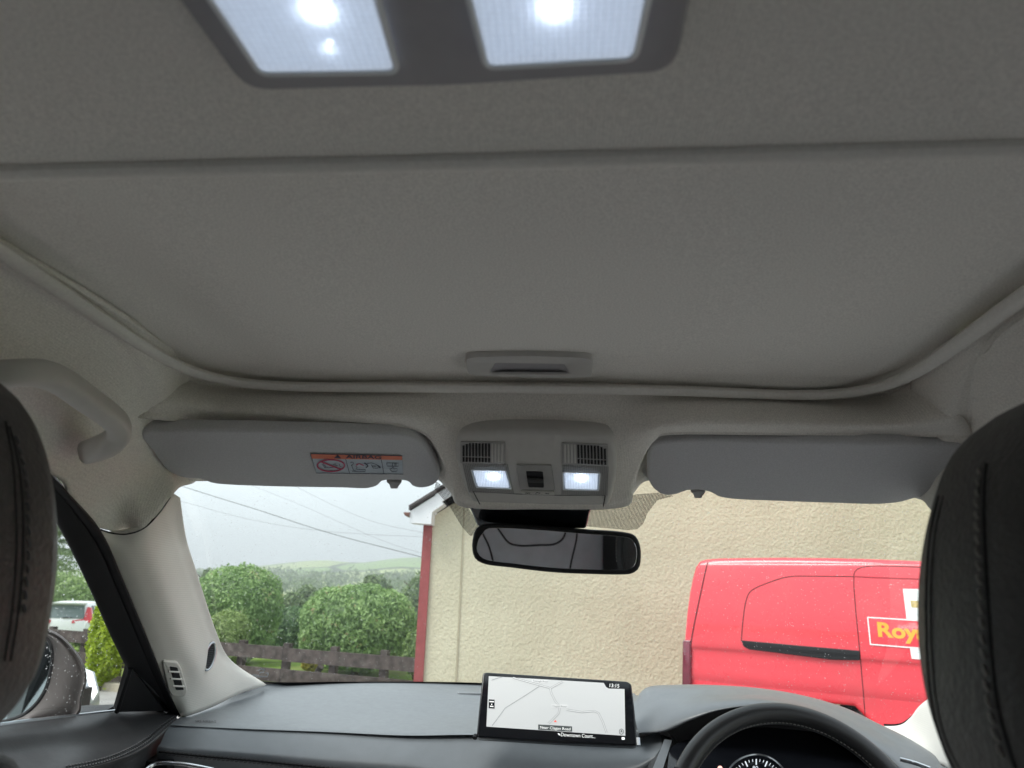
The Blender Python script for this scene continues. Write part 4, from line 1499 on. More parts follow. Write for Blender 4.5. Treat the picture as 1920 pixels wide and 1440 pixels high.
ob('dial_ticks', strokes(PD, tk2, 1.2, off=.003), M['dial_white'], cl, smooth=False)
for s, x, y in (('80', 1411, 1443), ('60', 1387, 1450), ('100', 1436, 1450)):
    ob('dial_number', writing(PD, s, x, y, x + 5.2 * len(s), y + .3, 7, .003), M['dial_white'], cl, smooth=False)
ob('warning_light', slab(PD.pts(arc(4.5, 0, 345, 16, (1350, 1440)), .0035), PD.n, .0008, .0002), glow('tell_tale', (.9, .45, .38), 1.0), cl)

# ================================================================== centre display
PS = Plane(ay(893, 1382, 1.235), ay(1194, 1398, 1.235), ay(1045, 1270, 1.285))
disp = empty('display_screen', 'wide navigation screen showing a road map on top of the dashboard', 'screen', PS.at(1044, 1330))
so = rrect(PS.pts([(905, 1262), (912, 1260), (1040, 1268), (1176, 1277), (1184, 1282), (1190, 1330), (1195, 1396), (1188, 1398), (1045, 1391), (893, 1382), (898, 1330)]), .007, 5)
ob('screen_casing', slab(so, PS.n, .016, .003), M['gloss'], disp, angle=50)
sm = ob('map_panel', (np.array(PS.pts([(916.5, 1267.7), (1132, 1280.4), (1136.4, 1288), (1141, 1291), (1171, 1291.8), (1172.5, 1379.6), (912, 1362.4)], .0006)), [(0, 1, 2, 3, 4, 5, 6)]), M['screen'], disp, smooth=False)
def sx(X, Y):
    return (820 + X / 3.84, 1220 + Y / 3.84)
roads = [[(545, 194), (690, 235), (800, 265), (812, 272)], [(812, 272), (850, 250), (905, 222)], [(812, 272), (822, 310), (850, 365), (872, 390), (880, 420)],
         [(930, 425), (1040, 442), (1130, 434), (1160, 450), (1190, 510), (1218, 590)], [(880, 420), (874, 450), (840, 485), (800, 525)]]
thin = [[(735, 256), (640, 318), (490, 412), (395, 540)], [(390, 213), (440, 196), (470, 188)]]
ob('map_road', strokes(PS, [[sx(*p) for p in r] for r in roads], 3.2, off=.0007), M['screen_line'], sm, smooth=False)
ob('map_road', strokes(PS, [[sx(*p) for p in r] for r in roads], 1.9, off=.0009), M['screen_lane'], sm, smooth=False)
ob('map_road', strokes(PS, [[sx(*p) for p in r] for r in thin], .8, off=.0007), M['screen_line'], sm, smooth=False)
def tag_(q, mat, off):
    return np.array(PS.pts([sx(*p) for p in q], off)), [tuple(range(len(q)))]
ob('map_label', tag_([(680, 205), (800, 213), (800, 235), (680, 226)], None, .0011), M['screen_lane'], sm, smooth=False)
ob('map_label', tag_([(822, 385), (938, 388), (938, 414), (822, 411)], None, .0011), M['screen_lane'], sm, smooth=False)
ob('map_text', writing(PS, 'Teenagh Road', *sx(686, 222), *sx(796, 229), 3.2, .0014), M['screen_line'], sm, smooth=False)
ob('map_text', writing(PS, 'Clagan Road', *sx(828, 406), *sx(930, 409), 3.6, .0014), M['screen_line'], sm, smooth=False)
ob('name_bar', tag_([(726, 531), (970, 545), (970, 583), (726, 568)], None, .0011), M['screen_grey'], sm, smooth=False)
ob('bar_text', writing(PS, 'Near Clagan Road', *sx(740, 561), *sx(958, 574), 5.2, .0014), M['screen_white'], sm, smooth=False)
ob('position_arrow', tag_([(838, 513), (849, 499), (862, 516), (849, 512)], None, .0011), M['screen_red'], sm, smooth=False)
ob('side_button', tag_([(370, 350), (412, 353), (412, 417), (370, 414)], None, .0011), M['screen_black'], sm, smooth=False)
ob('button_symbol', strokes(PS, [[sx(375, 366), sx(408, 368)], [sx(379, 400), sx(404, 402)], [sx(391, 382), sx(391, 390)]], 2.0, off=.0013), M['screen_white'], sm, smooth=False)
cpz = [sx(1325 + 15 * math.cos(t), 583 + 19 * math.sin(t)) for t in np.linspace(0, 2 * math.pi, 25)]
ob('compass', strokes(PS, [cpz], .9, off=.0012), M['screen_grey'], sm, smooth=False)
ob('compass', tag_([(1325, 567), (1333, 590), (1325, 584), (1317, 590)], None, .0012), M['screen_grey'], sm, smooth=False)
ob('clock_text', writing(PS, '13:15', *sx(1240, 262), *sx(1309, 266), 6.6, .0008), M['screen_white'], disp, smooth=False)
ob('media_text', writing(PS, 'Downtown Count...', *sx(890, 616), *sx(1137, 630), 7.0, .0008), M['screen_white'], disp, smooth=False)
ob('media_icon', tag_([(866, 596), (874, 594), (886, 604), (885, 611), (874, 607)], None, .0008), M['screen_white'], disp, smooth=False)
ob('page_mark', tag_([(1327, 622), (1349, 623), (1349, 642), (1327, 641)], None, .0008), M['screen_white'], disp, smooth=False)
ob('screen_foot', sweep([PS.at(892, 1379, -.006), PS.at(890, 1384, -.004)], .004, n=8), M['black'], disp)
ob('screen_foot', sweep([PS.at(1196, 1384, -.004), PS.at(1197, 1398, -.004)], .004, n=8), M['satin'], disp)

# ================================================================== steering wheel
a_t = math.radians(24)
topw = ay(1448, 1337, 1.13)
Rw = .166
uw = np.array([0.02, math.sin(a_t), math.cos(a_t)]); uw /= np.linalg.norm(uw)
rw = np.array([1, 0, -.045]); rw -= uw * rw.dot(uw); rw /= np.linalg.norm(rw)
nw = np.cross(rw, uw)
if nw[1] > 0:
    nw = -nw
cw = topw - uw * Rw + rw * .012
wheel = empty('steering_wheel', 'black leather steering wheel in front of the instrument hood', 'steering wheel', cw)
def rim(t, r=Rw):
    return cw + (rw * math.sin(t) + uw * math.cos(t)) * r
N_ = 120
loops = []
rimg = []
for i in range(N_):
    t = 2 * math.pi * i / N_
    c = rim(t)
    rad = rw * math.sin(t) + uw * math.cos(t)
    rimg.append([c + rad * (.0142 * math.cos(a)) + nw * (.0165 * math.sin(a)) for a in np.linspace(0, 2 * math.pi, 17)[:-1]])
rimg.append(rimg[0])
RG = loft(rimg)
wl_m = surf('wheel_leather', (.022, .022, .023), .38, spec=.5, var=.1, vscale=40, bump=.35, bscale=520, bdist=.0005, rvar=.05)
rm = ob('rim', RG, wl_m, wheel, angle=80)
for t in (-62, 62):
    tt = math.radians(t)
    rad = rw * math.sin(tt) + uw * math.cos(tt)
    ob('rim_seam', sweep([rim(tt) + rad * (.0145 * math.cos(a)) + nw * (.0168 * math.sin(a)) for a in np.linspace(0, 2 * math.pi, 25)[:-1]], .0011, n=5, closed=True), M['thread'], rm)
st_ = []
for i in range(60):
    t = math.radians(-60 + i * 2.0)
    rad = rw * math.sin(t) + uw * math.cos(t)
    p = rim(t) - rad * .0139 + nw * .004
    tng = rw * math.cos(t) - uw * math.sin(t)
    st_.append(sweep([p - tng * .0014, p + nw * .001 , p + tng * .0014], .0007, n=4))
ob('stitching', join(*st_), M['thread_lt'], rm)
hub = [(-.075, .05), (.075, .05), (.08, -.02), (.05, -.09), (-.05, -.09), (-.08, -.02)]
ob('hub', slab(rrect([cw + rw * x + uw * y - nw * .01 for x, y in hub], .03), nw, .05, .015), M['black'], wheel)
for s in (-1, 1):
    ob('spoke', sweep([cw + rw * s * .06 - nw * .02, cw + rw * s * .12 - nw * .015, cw + rw * s * Rw * .97 - uw * .02], .012, .022, n=10, up=uw), M['black'], wheel)
ob('spoke', sweep([cw - uw * .07 - nw * .02, cw - uw * Rw * .97], .02, .01, n=10, up=nw), M['satin'], wheel)

# ================================================================== front seats
def front_seat(label, edge, Y, xc, ybot, flip):
    """edge: silhouette of the visible side from top to foot (sight lines); the headrest is symmetrical about x=xc"""
    P = np.array([ay(x, y, Y + .045) for x, y in edge])
    P[:, 1] -= .045
    E = crom(P, 46)
    full = np.vstack([E, (E * np.array([-1, 1, 1]) + np.array([2 * xc, 0, 0]))[::-1]])
    root = empty('front_seat', label, 'car seat', W(xc, Y + .1, -.9), 'front seats')
    c = np.array([xc, Y + CAM[1], full[:, 2].mean()])
    prof = [(-.052, .55), (-.050, .72), (-.044, .86), (-.032, .95), (-.014, .99), (.006, 1.0), (.03, .985), (.052, .93), (.066, .80), (.070, .6)]
    loops = []
    for dy, s in prof:
        # tighter at the rim, straight inset elsewhere
        L = c + (full - c) * np.array([1 - (1 - s) * .55, 1, 1 - (1 - s) * .45])
        L[:, 1] = c[1] + dy + .014 * ((L[:, 2] - c[2]) / .1) * .3
        loops.append(L)
    g = loft(loops)
    n = len(full)
    for li, sgn in ((0, 1), (len(loops) - 1, -1)):
        cen = loops[li].mean(0) + np.array([0, -.012 if li == 0 else .008, 0])
        V = np.vstack([g[0], cen])
        k = len(V) - 1
        g = (V, g[1] + [(li * n + i, li * n + (i + 1) % n, k) for i in range(n)])
    hr = ob('headrest', g, M['seat'], root, angle=180)
    return root, hr, g
eL = [(-60, 690), (-20, 700), (0, 716), (26, 742), (52, 792), (74, 860), (89, 940), (95, 1030), (94, 1090), (86, 1160), (74, 1235), (54, 1302), (24, 1347), (-6, 1378), (-60, 1396)]
eR = [(1990, 752), (1945, 756), (1900, 764), (1850, 785), (1806, 822), (1775, 868), (1752, 930), (1733, 1000), (1720, 1080), (1715, 1160), (1718, 1240), (1730, 1320), (1748, 1385), (1772, 1450), (1800, 1505), (1850, 1545), (1920, 1560)]
sL, hL, gL = front_seat('black leather front passenger seat, its headrest cut off by the left of the picture', eL, .375, -.415, 1400, False)
sR, hR, gR = front_seat('black leather driver seat, its stitched headrest at the right beside the van', eR, .42, .335, 1560, True)
TL, TR = bvh(gL), bvh(gR)
ob('headrest_seam', seam(TR, [(1760, 930), (1745, 1000), (1738, 1080), (1737, 1160), (1741, 1260), (1752, 1340), (1770, 1400), (1790, 1440)], .0009), M['rubber'], hR)
ob('headrest_seam', seam(TR, [(1769, 930), (1754, 1000), (1747, 1080), (1746, 1160), (1750, 1260), (1761, 1340), (1779, 1400), (1799, 1440)], .0007), M['rubber'], hR)
g = stitches(TR, [(1840, 870), (1834, 930), (1834, 1000), (1838, 1080), (1842, 1160), (1847, 1240), (1856, 1320), (1872, 1390), (1886, 1440)], .0075, .005, .0009, slant=.001)
if g:
    ob('stitching', g, M['thread_lt'], hR)
ob('headrest_seam', seam(TR, [(1850, 870), (1845, 930), (1846, 1000), (1850, 1080), (1855, 1160), (1861, 1240), (1871, 1320), (1888, 1390), (1904, 1440)], .0012), M['rubber'], hR)
for ln in ([(10, 790), (24, 870), (30, 960), (30, 1050), (22, 1150), (8, 1240)], [(18, 800), (36, 880), (43, 965), (42, 1050), (34, 1150), (20, 1240)]):
    ob('headrest_seam', seam(TL, ln, .0007), M['rubber'], hL)
g = stitches(TL, [(26, 810), (46, 890), (52, 970), (51, 1050), (43, 1150)], .0075, .005, .0008, slant=.001)
if g:
    ob('stitching', g, M['thread'], hL)
def seat_back(root, xc, Y, ztop, w):
    lo = []
    for z, k, dy in [(ztop, .25, .03), (ztop - .010, .38, .03), (ztop - .040, .55, .028), (ztop - .10, .75, .02), (ztop - .17, .92, 0), (ztop - .25, 1.0, -.01), (ztop - .35, 1.0, -.02), (ztop - .62, .95, .0)]:
        lp = []
        for i in range(36):
            a = 2 * math.pi * i / 36
            ca, sa = math.cos(a), math.sin(a)
            lp.append(W(xc + w * k * math.copysign(abs(ca)**.55, ca), Y + dy + .055 * (.5 + .5 * k) * math.copysign(abs(sa)**.6, sa), z))
        lo.append(lp)
    ob('backrest', loft(lo, True, True), M['seat'], root, angle=80)
    cu = []
    for y, z in [(Y + .02, ztop - .66), (Y + .25, ztop - .62), (Y + .5, ztop - .6), (Y + .56, ztop - .64)]:
        cu.append([W(xc + x, y, z + .03 * (abs(x) > .2)) for x in (-.26, -.2, 0, .2, .26)])
    q = ipatch(cu, 4, 4)
    solid(ob('cushion', (q[0], orient(q[0], q[1], W(xc, Y, 1))), M['seat'], root, angle=70), .10)
    for s in (-1, 1):
        ob('headrest_post', sweep([W(xc + s * .06, Y + .012, ztop - .02), W(xc + s * .06, Y + .010, ztop + .10)], .006, n=10), M['satin'], root)
seat_back(sL, -.415, .40, -.100, .22)
seat_back(sR, .335, .44, -.262, .215)

# ================================================================== left front door
t0 = [ax(-120, 1383, -.712), ax(0, 1361, -.706), ax(110, 1347, -.700), ax(222, 1334, -.694), ax(290, 1332, -.683), ax(336, 1337, -.664)]
t1 = [ax(-120, 1400, -.688), ax(0, 1381, -.684), ax(110, 1368, -.680), ax(222, 1353, -.674), ax(285, 1346, -.664), ax(335, 1340, -.655)]
t2 = [ax(-120, 1430, -.668), ax(0, 1420, -.664), ax(100, 1405, -.658), ax(205, 1388, -.652), ax(265, 1370, -.648), ax(333, 1342, -.650)]
t3 = [ax(-120, 1500, -.612), ax(0, 1468, -.612), ax(100, 1446, -.612), ax(190, 1428, -.614), ax(262, 1400, -.624), ax(331, 1346, -.645)]
t3b = [ax(-120, 1510, -.606), ax(0, 1478, -.606), ax(105, 1454, -.606), ax(198, 1435, -.609), ax(272, 1404, -.620), ax(333, 1352, -.643)]
t4 = [p + np.array([-.012, 0, -.03]) for p in t3b]
t5 = [p + np.array([-.04, 0, -.30]) for p in t3b]
dt = ipatch([t0, t1, t2, t3, t3b, t4, t5], 8, 6)
dt = (dt[0], orient(dt[0], dt[1], EYE))
dp = door = ob('car_door', dt, M['leather'], cabin, angle=80)
T_d = bvh(dt)
for ln, w in (([(120, 1439), (190, 1424), (235, 1407), (270, 1387), (300, 1362), (329, 1342)], .0011), ([(128, 1444), (196, 1429), (242, 1411), (276, 1391), (305, 1366), (331, 1346)], .0011)):
    g = stitches(T_d, ln, .0066, .0046, w, slant=.0006)
    if g:
        ob('stitching', g, M['thread'], dp)
ob('seam_line', seam(T_d, [(110, 1446), (190, 1428), (240, 1409.5), (273, 1389), (302, 1364), (331, 1343)], .0012), M['rubber'], dp)
# black frame and rubber seal of the window
fo = [ax(60, 850, -.556), ax(93, 888, -.5625), ax(134, 930, -.567), ax(186, 990, -.573), ax(218, 1060, -.586), ax(252, 1140, -.606), ax(287, 1225, -.629), ax(312, 1290, -.649), ax(334, 1340, -.661)]
fi = [ax(45, 905, -.578), ax(92, 958, -.582), ax(118, 1000, -.588), ax(150, 1062, -.596), ax(178, 1122, -.612), ax(206, 1185, -.632), ax(230, 1235, -.650), ax(243, 1258, -.662), ax(290, 1332, -.69)]
r1_ = [p * .72 + q * .28 + np.array([.016, 0, -.004]) for p, q in zip(fo, fi)]
r2_ = [p * .5 + q * .5 + np.array([.002, 0, 0]) for p, q in zip(fo, fi)]
r3_ = [p * .46 + q * .54 + np.array([.012, 0, 0]) for p, q in zip(fo, fi)]
fi2 = [p + (p - CAM) * .035 + np.array([.004, 0, 0]) for p in fi]
fo2 = [p + np.array([-.012, 0, .012]) for p in fo]
sl = ipatch([fo2, fo, r1_, r2_], 8, 6)
ob('window_seal', (sl[0], orient(sl[0], sl[1], EYE)), M['rubber'], door, angle=70)
fr_ = ipatch([r2_, r3_, fi, fi2], 8, 6)
ob('window_frame', (fr_[0], orient(fr_[0], fr_[1], EYE)), M['rubber'], door, angle=60)
# triangular mirror sail
sp_ = Plane(ax(222, 1334, -.690), ax(318, 1335, -.668), ax(250, 1255, -.660))
ob('mirror_sail', slab(rrect(sp_.pts([(219, 1338), (244, 1250), (262, 1245), (282, 1272), (318, 1335)], .006), .008), sp_.n, .014, .005), M['black'], door)
ob('sail_trim', sweep([sp_.at(219, 1335, .007), sp_.at(230, 1300, .008), sp_.at(244, 1254, .007)], .0035, n=8), M['rubber'], door)
# glass
wg = ipatch([[ax(-200, 800, -.57), ax(60, 890, -.575), ax(150, 1040, -.598), ax(248, 1245, -.668)], [ax(-200, 1420, -.725), ax(0, 1372, -.722), ax(120, 1352, -.716), ax(235, 1340, -.70)]], 10, 10)
wg = (wg[0], orient(wg[0], wg[1], EYE))
ob('window_glass', wg, M['glass'], door, angle=80)
T_wg = bvh(wg)
ob('sill_trim', sweep(crom([p + np.array([-.006, 0, .0]) for p in t0[:4]], 30), .004, .003, n=8), M['satin'], door)
# outer skin of the door and flank, seen in the wing mirror
fk = [[W(-.745, y, -.24), W(-.765, y, -.30), W(-.775, y, -.45), W(-.75, y, -.75)] for y in (.95, .6, .0, -.8, -1.6)]
fq = ipatch(fk, 5, 4)
ob('outer_skin', (fq[0], orient(fq[0], fq[1], W(-3, 0, -.3))), M['car_red'], door, angle=60)
ob('belt_trim', sweep([W(-.742, .80, -.225), W(-.742, -.2, -.20), W(-.742, -1.4, -.18)], .008, .014, n=8), M['chrome'], door)

# ================================================================== wing mirror
wing = empty('wing_mirror', 'dark grey wing mirror spotted with rain outside the left window', 'wing mirror', ax(110, 1280, -.93))
Yw = 1.10
wo_ = [(-40, 1205), (20, 1180), (60, 1172), (85, 1179), (112, 1192), (136, 1215), (154, 1243), (161, 1268), (159, 1285), (152, 1308), (147, 1338), (120, 1348), (60, 1356), (10, 1362), (-50, 1368)]
wo3 = crom([ay(x, y, Yw) for x, y in wo_], 70, True)
nwm = np.array([.36, -1, 0.10])
nwm /= np.linalg.norm(nwm)
cen = wo3.mean(0)
loops = []
vdir = (cen - CAM) / np.linalg.norm(cen - CAM)
for dy, s in [(-.045, .90), (-.050, .94), (-.046, .97), (-.025, .995), (0, 1.0), (.035, .96), (.07, .84), (.095, .6), (.104, .3)]:
    L = cen + (wo3 - cen) * s
    loops.append(L + vdir * dy * 1.2)
PWm = MP(cen - vdir * .066, nwm)
wi_ = [(-80, 1225), (0, 1190), (60, 1183), (82, 1190), (94, 1203), (99, 1225), (96, 1255), (88, 1288), (70, 1318), (45, 1340), (10, 1353), (-80, 1375)]
wgl = crom([PWm.at(*q) for q in wi_], 70, True)
ob('mirror_glass', slab(wgl, nwm, .006, .001), M['door_mirror'], wing, smooth=False)
br = [wgl * (1 - t) + loops[0] * t - vdir * .012 * math.sin(math.pi * t) for t in (0, .2, .45, .7, .9)]
ob('mirror_shell', loft(br + loops, False, True), M['wing_grey'], wing, angle=80)
ob('glass_rim', sweep(wgl, .0032, n=8, up=nwm, closed=True), M['black'], wing)
ob('mirror_arm', sweep([ax(150, 1345, -.86), ax(190, 1345, -.78), ax(225, 1345, -.72)], .03, .02, n=10), M['black'], wing)

# ================================================================== land
_hy = crom([(-60, 0), (-10, 0), (0, 0), (3.5, 0), (8, -.18), (12.5, -.72), (14, -.78), (16, -.48), (20, -.70), (26, -1.32), (60, -4), (150, -12), (360, -27), (700, -30)], 400)
def land(y):
    return np.interp(y, _hy[:, 0], _hy[:, 1])

# near ground
ys = np.concatenate([np.linspace(-40, 30, 71), np.linspace(33, 420, 60)])
xs = np.concatenate([np.linspace(-420, -32, 40), np.linspace(-30, 30, 61), np.linspace(33, 420, 40)])
V = np.array([(x, y, land(y) - (.04 if y < 12.2 else 0) + (.0 if y < 14 else .15 * math.sin(x * .21 + y * .13)) * min(1, max(0, (y - 14) / 20))) for y in ys for x in xs])
ob('ground', (V, grid_faces(len(xs), len(ys))), M['lawn'], None, kind='structure', cat='ground', label='green lawn and pasture sloping away beyond the fence')

# fence line, and the kerb in front of it
FA, FB = ay(140, 1184, 14.6), ay(800, 1233, 12.2)
fdir = (FB - FA)
flen = np.linalg.norm(fdir[:2])
fdir = fdir / flen
fnor = np.array([fdir[1], -fdir[0], 0])
fnor /= np.linalg.norm(fnor)
if fnor[1] > 0:
    fnor = -fnor
ka, kb = FA - fdir * 9 + fnor * .55, FB + fdir * 2 + fnor * .55
# tarmac up to the kerb
rows = []
for t in np.linspace(0, 1, 26):
    row = []
    for u in np.linspace(0, 1, 60):
        e = ka * (1 - u) + kb * u
        y = -14 + (e[1] + 14) * t
        row.append((e[0] + (-6 if u == 0 else 14 * (u == 1)) * (1 - t), y, land(y) + .006))
    rows.append(row)
ob('road', (np.array(rows).reshape(-1, 3), grid_faces(60, 26)), M['road'], None, kind='structure', cat='road', label='grey wet tarmac drive around the parked cars')
kp = [ka * (1 - u) + kb * u for u in np.linspace(0, 1, 60)]
kg = []
for dx, dz in [(0, -.05), (0, .13), (-.02, .15), (-.13, .15), (-.15, -.05)]:
    kg.append([(p[0] + fnor[0] * dx, p[1] + fnor[1] * dx, land(p[1]) + dz) for p in kp])
ob('kerb', (np.array(kg).reshape(-1, 3), [tuple(reversed(f)) for f in grid_faces(60, 5)]), M['kerb'], None, angle=40, kind='structure', cat='kerb', label='pale stone kerb along the foot of the wooden fence')

# hills behind the valley
ridge_px = [(-400, 1060), (100, 1066), (300, 1068), (380, 1068), (430, 1067), (480, 1062), (530, 1056), (570, 1052.5), (610, 1051.5), (650, 1055), (680, 1055.5), (720, 1050), (750, 1046.5), (780, 1046), (850, 1046), (1100, 1052), (2200, 1040)]
RP = [ay(x, y, 1500) - CAM for x, y in ridge_px]
rt = np.array([p[0] / 1500 for p in RP])
rz_ = np.array([p[2] for p in RP]) + CAM[2]
rows = []
tt = np.linspace(-1.3, 1.0, 220)
prof = [(330, -34, 0), (420, -28, 0), (520, -26, .0), (650, None, .12), (800, None, .30), (950, None, .50), (1100, None, .68), (1250, None, .84), (1400, None, .95), (1500, None, 1.0), (1650, None, .93), (2200, None, .4)]
for y, zz, f in prof:
    row = []
    for t in tt:
        zr = np.interp(t, rt, rz_)
        z = -26 * (1 - f) + zr * f if zz is None else zz
        z += 1.6 * math.sin(t * 38 + y * .01) * f * (1 if y < 1450 else .3) * (y != 1500)
        row.append((t * y, y, z))
    rows.append(row)
ob('hills', ipatch(rows, 1, 3), M['field'], None, kind='structure', cat='hills', label='hazy green hill of fields on the skyline across the valley', angle=80)

# ================================================================== foliage
def leaves(center, rad, n, size, shape=2.2, zmin=-1.0, rough=.10, depth=.30, seed=0, upright=.0, lean=None):
    r = np.random.default_rng(seed)
    d = r.normal(size=(n * 2, 3))
    d /= np.linalg.norm(d, axis=1)[:, None]
    k = (np.sum(np.abs(d)**shape, axis=1))**(-1 / shape)
    p = d * k[:, None]
    p = p[p[:, 2] > zmin][:n]
    n = len(p)
    ph = r.uniform(0, 6.28, 9)
    bump = (np.sin(p[:, 0] * 5.1 + ph[0]) * np.sin(p[:, 1] * 4.3 + ph[1]) + np.sin(p[:, 2] * 6.7 + ph[2]) * np.sin(p[:, 0] * 8.9 + ph[3])
            + .6 * np.sin(p[:, 2] * 13 + ph[4]) * np.sin(p[:, 0] * 15 + ph[5]))
    rr = 1 + rough * .6 * bump - depth * r.random(n)**2.2 + rough * .5 * np.maximum(0, r.normal(size=n))
    p = p * rr[:, None]
    nrm = d[:n] + r.normal(size=(n, 3)) * .65 + np.array([0, 0, upright])
    nrm /= np.linalg.norm(nrm, axis=1)[:, None]
    a = np.cross(nrm, r.normal(size=(n, 3)))
    a /= np.linalg.norm(a, axis=1)[:, None] + 1e-9
    b = np.cross(nrm, a)
    s = size * r.uniform(.6, 1.3, n)[:, None]
    P = p * np.array(rad) + np.array(center)
    # a leaf: two triangles folded along the midrib
    v0, v2 = P - a * s, P + a * s
    v1, v3 = P + b * s * .45 + nrm * s * .18, P - b * s * .45 + nrm * s * .18
    V = np.stack([v0, v1, v2, v3], axis=1).reshape(-1, 3)
    i = np.arange(n) * 4
    Fc = np.concatenate([np.stack([i, i + 1, i + 2], 1), np.stack([i, i + 2, i + 3], 1)])
    clump = .5 + .22 * np.sin(p[:, 0] * 7 + ph[6]) * np.sin(p[:, 2] * 8 + ph[7])
    tint = np.clip(clump + r.normal(size=n) * .17, 0, 1)
    return V, Fc, np.concatenate([tint, tint])

def core(center, rad, shape=2.2, s=.80, zmin=-1.0, nu=28, nv=16):
    V = []
    for j in range(nv + 1):
        ph = math.pi * j / nv - math.pi / 2
        for i in range(nu):
            a = 2 * math.pi * i / nu
            d = np.array([math.cos(ph) * math.cos(a), math.cos(ph) * math.sin(a), math.sin(ph)])
            k = np.sum(np.abs(d)**shape)**(-1 / shape)
            q = d * k * s
            q[2] = max(q[2], zmin)
            V.append(np.array(center) + q * np.array(rad))
    return np.array(V), grid_faces(nu, nv + 1, True)

def leaf_obj(name, clouds, cores, mat, parent=None, **kw):
    Vs, Fs, Ts, o = [], [], [], 0
    for V, Fc, T in clouds:
        Vs.append(V); Fs += [tuple(f) for f in (Fc + o)]; Ts.append(T); o += len(V)
    for V, Fc in cores:
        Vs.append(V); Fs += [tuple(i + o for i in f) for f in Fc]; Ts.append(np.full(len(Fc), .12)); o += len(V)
    ob_ = ob(name, (np.vstack(Vs), Fs), mat, parent, smooth=False, **kw)
    at = ob_.data.attributes.new('tint', 'FLOAT', 'FACE')
    vals = np.concatenate(Ts)
    if len(at.data) == len(vals):
        at.data.foreach_set('value', vals.astype(np.float32))
    return ob_

def trunk(base, top, r0, r1, seed=0, limbs=4):
    r = np.random.default_rng(seed)
    base, top = np.array(base, float), np.array(top, float)
    n = 8
    path = [base + (top - base) * t + np.array([r.normal() * r0 * .3, r.normal() * r0 * .3, 0]) * (0 < t < 1) for t in np.linspace(0, 1, n)]
    gs = [sweep(path, 1.0, n=8, up=(1, 0, .1), scale=list(np.linspace(r0, r1, n)))]
    H = np.linalg.norm(top - base)
    for k in range(limbs):
        t = .35 + .55 * k / max(1, limbs - 1)
        a = r.uniform(0, 6.28)
        p = base + (top - base) * t
        q = p + np.array([math.cos(a), math.sin(a), .7]) * H * .28
        gs.append(sweep([p, (p + q) / 2 + np.array([0, 0, H * .02]), q], 1.0, n=6, up=(1, .2, .1), scale=[r0 * .5, r0 * .3, r0 * .12]))
    return join(*gs)

def pxbox(x0, x1, yt, yb, Y, dep=1.0):
    a, b = ay((x0 + x1) / 2, yt, Y), ay((x0 + x1) / 2, yb, Y)
    l, r = ay(x0, (yt + yb) / 2, Y), ay(x1, (yt + yb) / 2, Y)
    rx = (r[0] - l[0]) / 2
    c = (a + b) / 2
    return c, np.array([rx, rx * dep, (a[2] - b[2]) / 2])

def shrub(name, label, cat, box, Y, n, size, mat, shape=2.3, dep=1.0, seed=0, group=None, rough=.10, zmin=-1.0, s=.86, depth=.22):
    c, r = pxbox(*box, Y, dep)
    base = (c[0], c[1], min(land(c[1]), c[2] - r[2]))
    root = empty(name, label, cat, base, group)
    leaf_obj('foliage', [leaves(c, r, n, size, shape, zmin, rough, depth, seed)], [core(c, r, shape, s, zmin)], M[mat], root)
    ob('stem', trunk(base, c, max(.04, r[0] * .08), .02, seed, 3), M['bark'], root)
    return root

shrub('topiary_bush', 'tall clipped dome bush behind the fence, nearest the windscreen pillar', 'bush', (368, 519, 1062, 1238, ), 16.6, 9000, .050, 'leaf_dome', 2.7, .9, 11, 'clipped bushes behind the fence', rough=.05)
shrub('topiary_bush', 'broad rounded bush with reddish tips behind the fence, beside the house wall', 'bush', (566, 778, 1098, 1256), 15.6, 11000, .055, 'leaf_dome', 2.35, .8, 12, 'clipped bushes behind the fence', rough=.05)
shrub('topiary_bush', 'small pale green bush in front of the tall dome bush', 'bush', (384, 462, 1146, 1250), 14.7, 4200, .038, 'leaf_pale', 2.6, .9, 13, 'clipped bushes behind the fence', rough=.06)
shrub('hedge', 'dark loose hedge in the gap between the two clipped domes', 'hedge', (500, 640, 1140, 1225), 19.5, 5000, .06, 'leaf_shade', 2.8, .7, 14)
shrub('hedge', 'dense green hedge behind the white parked car', 'hedge', (-160, 210, 1068, 1215), 31, 12000, .11, 'leaf_hedge', 3.0, .35, 15, rough=.12)
shrub('golden_conifer', 'bright lime green conifer bush standing at the fence, right of the white car', 'bush', (176, 240, 1090, 1275), 13.6, 7500, .045, 'leaf_lime', 2.5, .8, 16, rough=.14, s=.74, depth=.35)
shrub('yellow_shrub', 'small yellow shrub glimpsed between the rails of the fence', 'bush', (568, 596, 1228, 1258), 14.6, 700, .04, 'leaf_yellow', 2.2, .8, 17)
shrub('low_shrub', 'low green shrub under the broad bush beside the house corner', 'bush', (756, 800, 1185, 1262), 14.6, 1500, .045, 'leaf_hedge', 2.4, .8, 18)

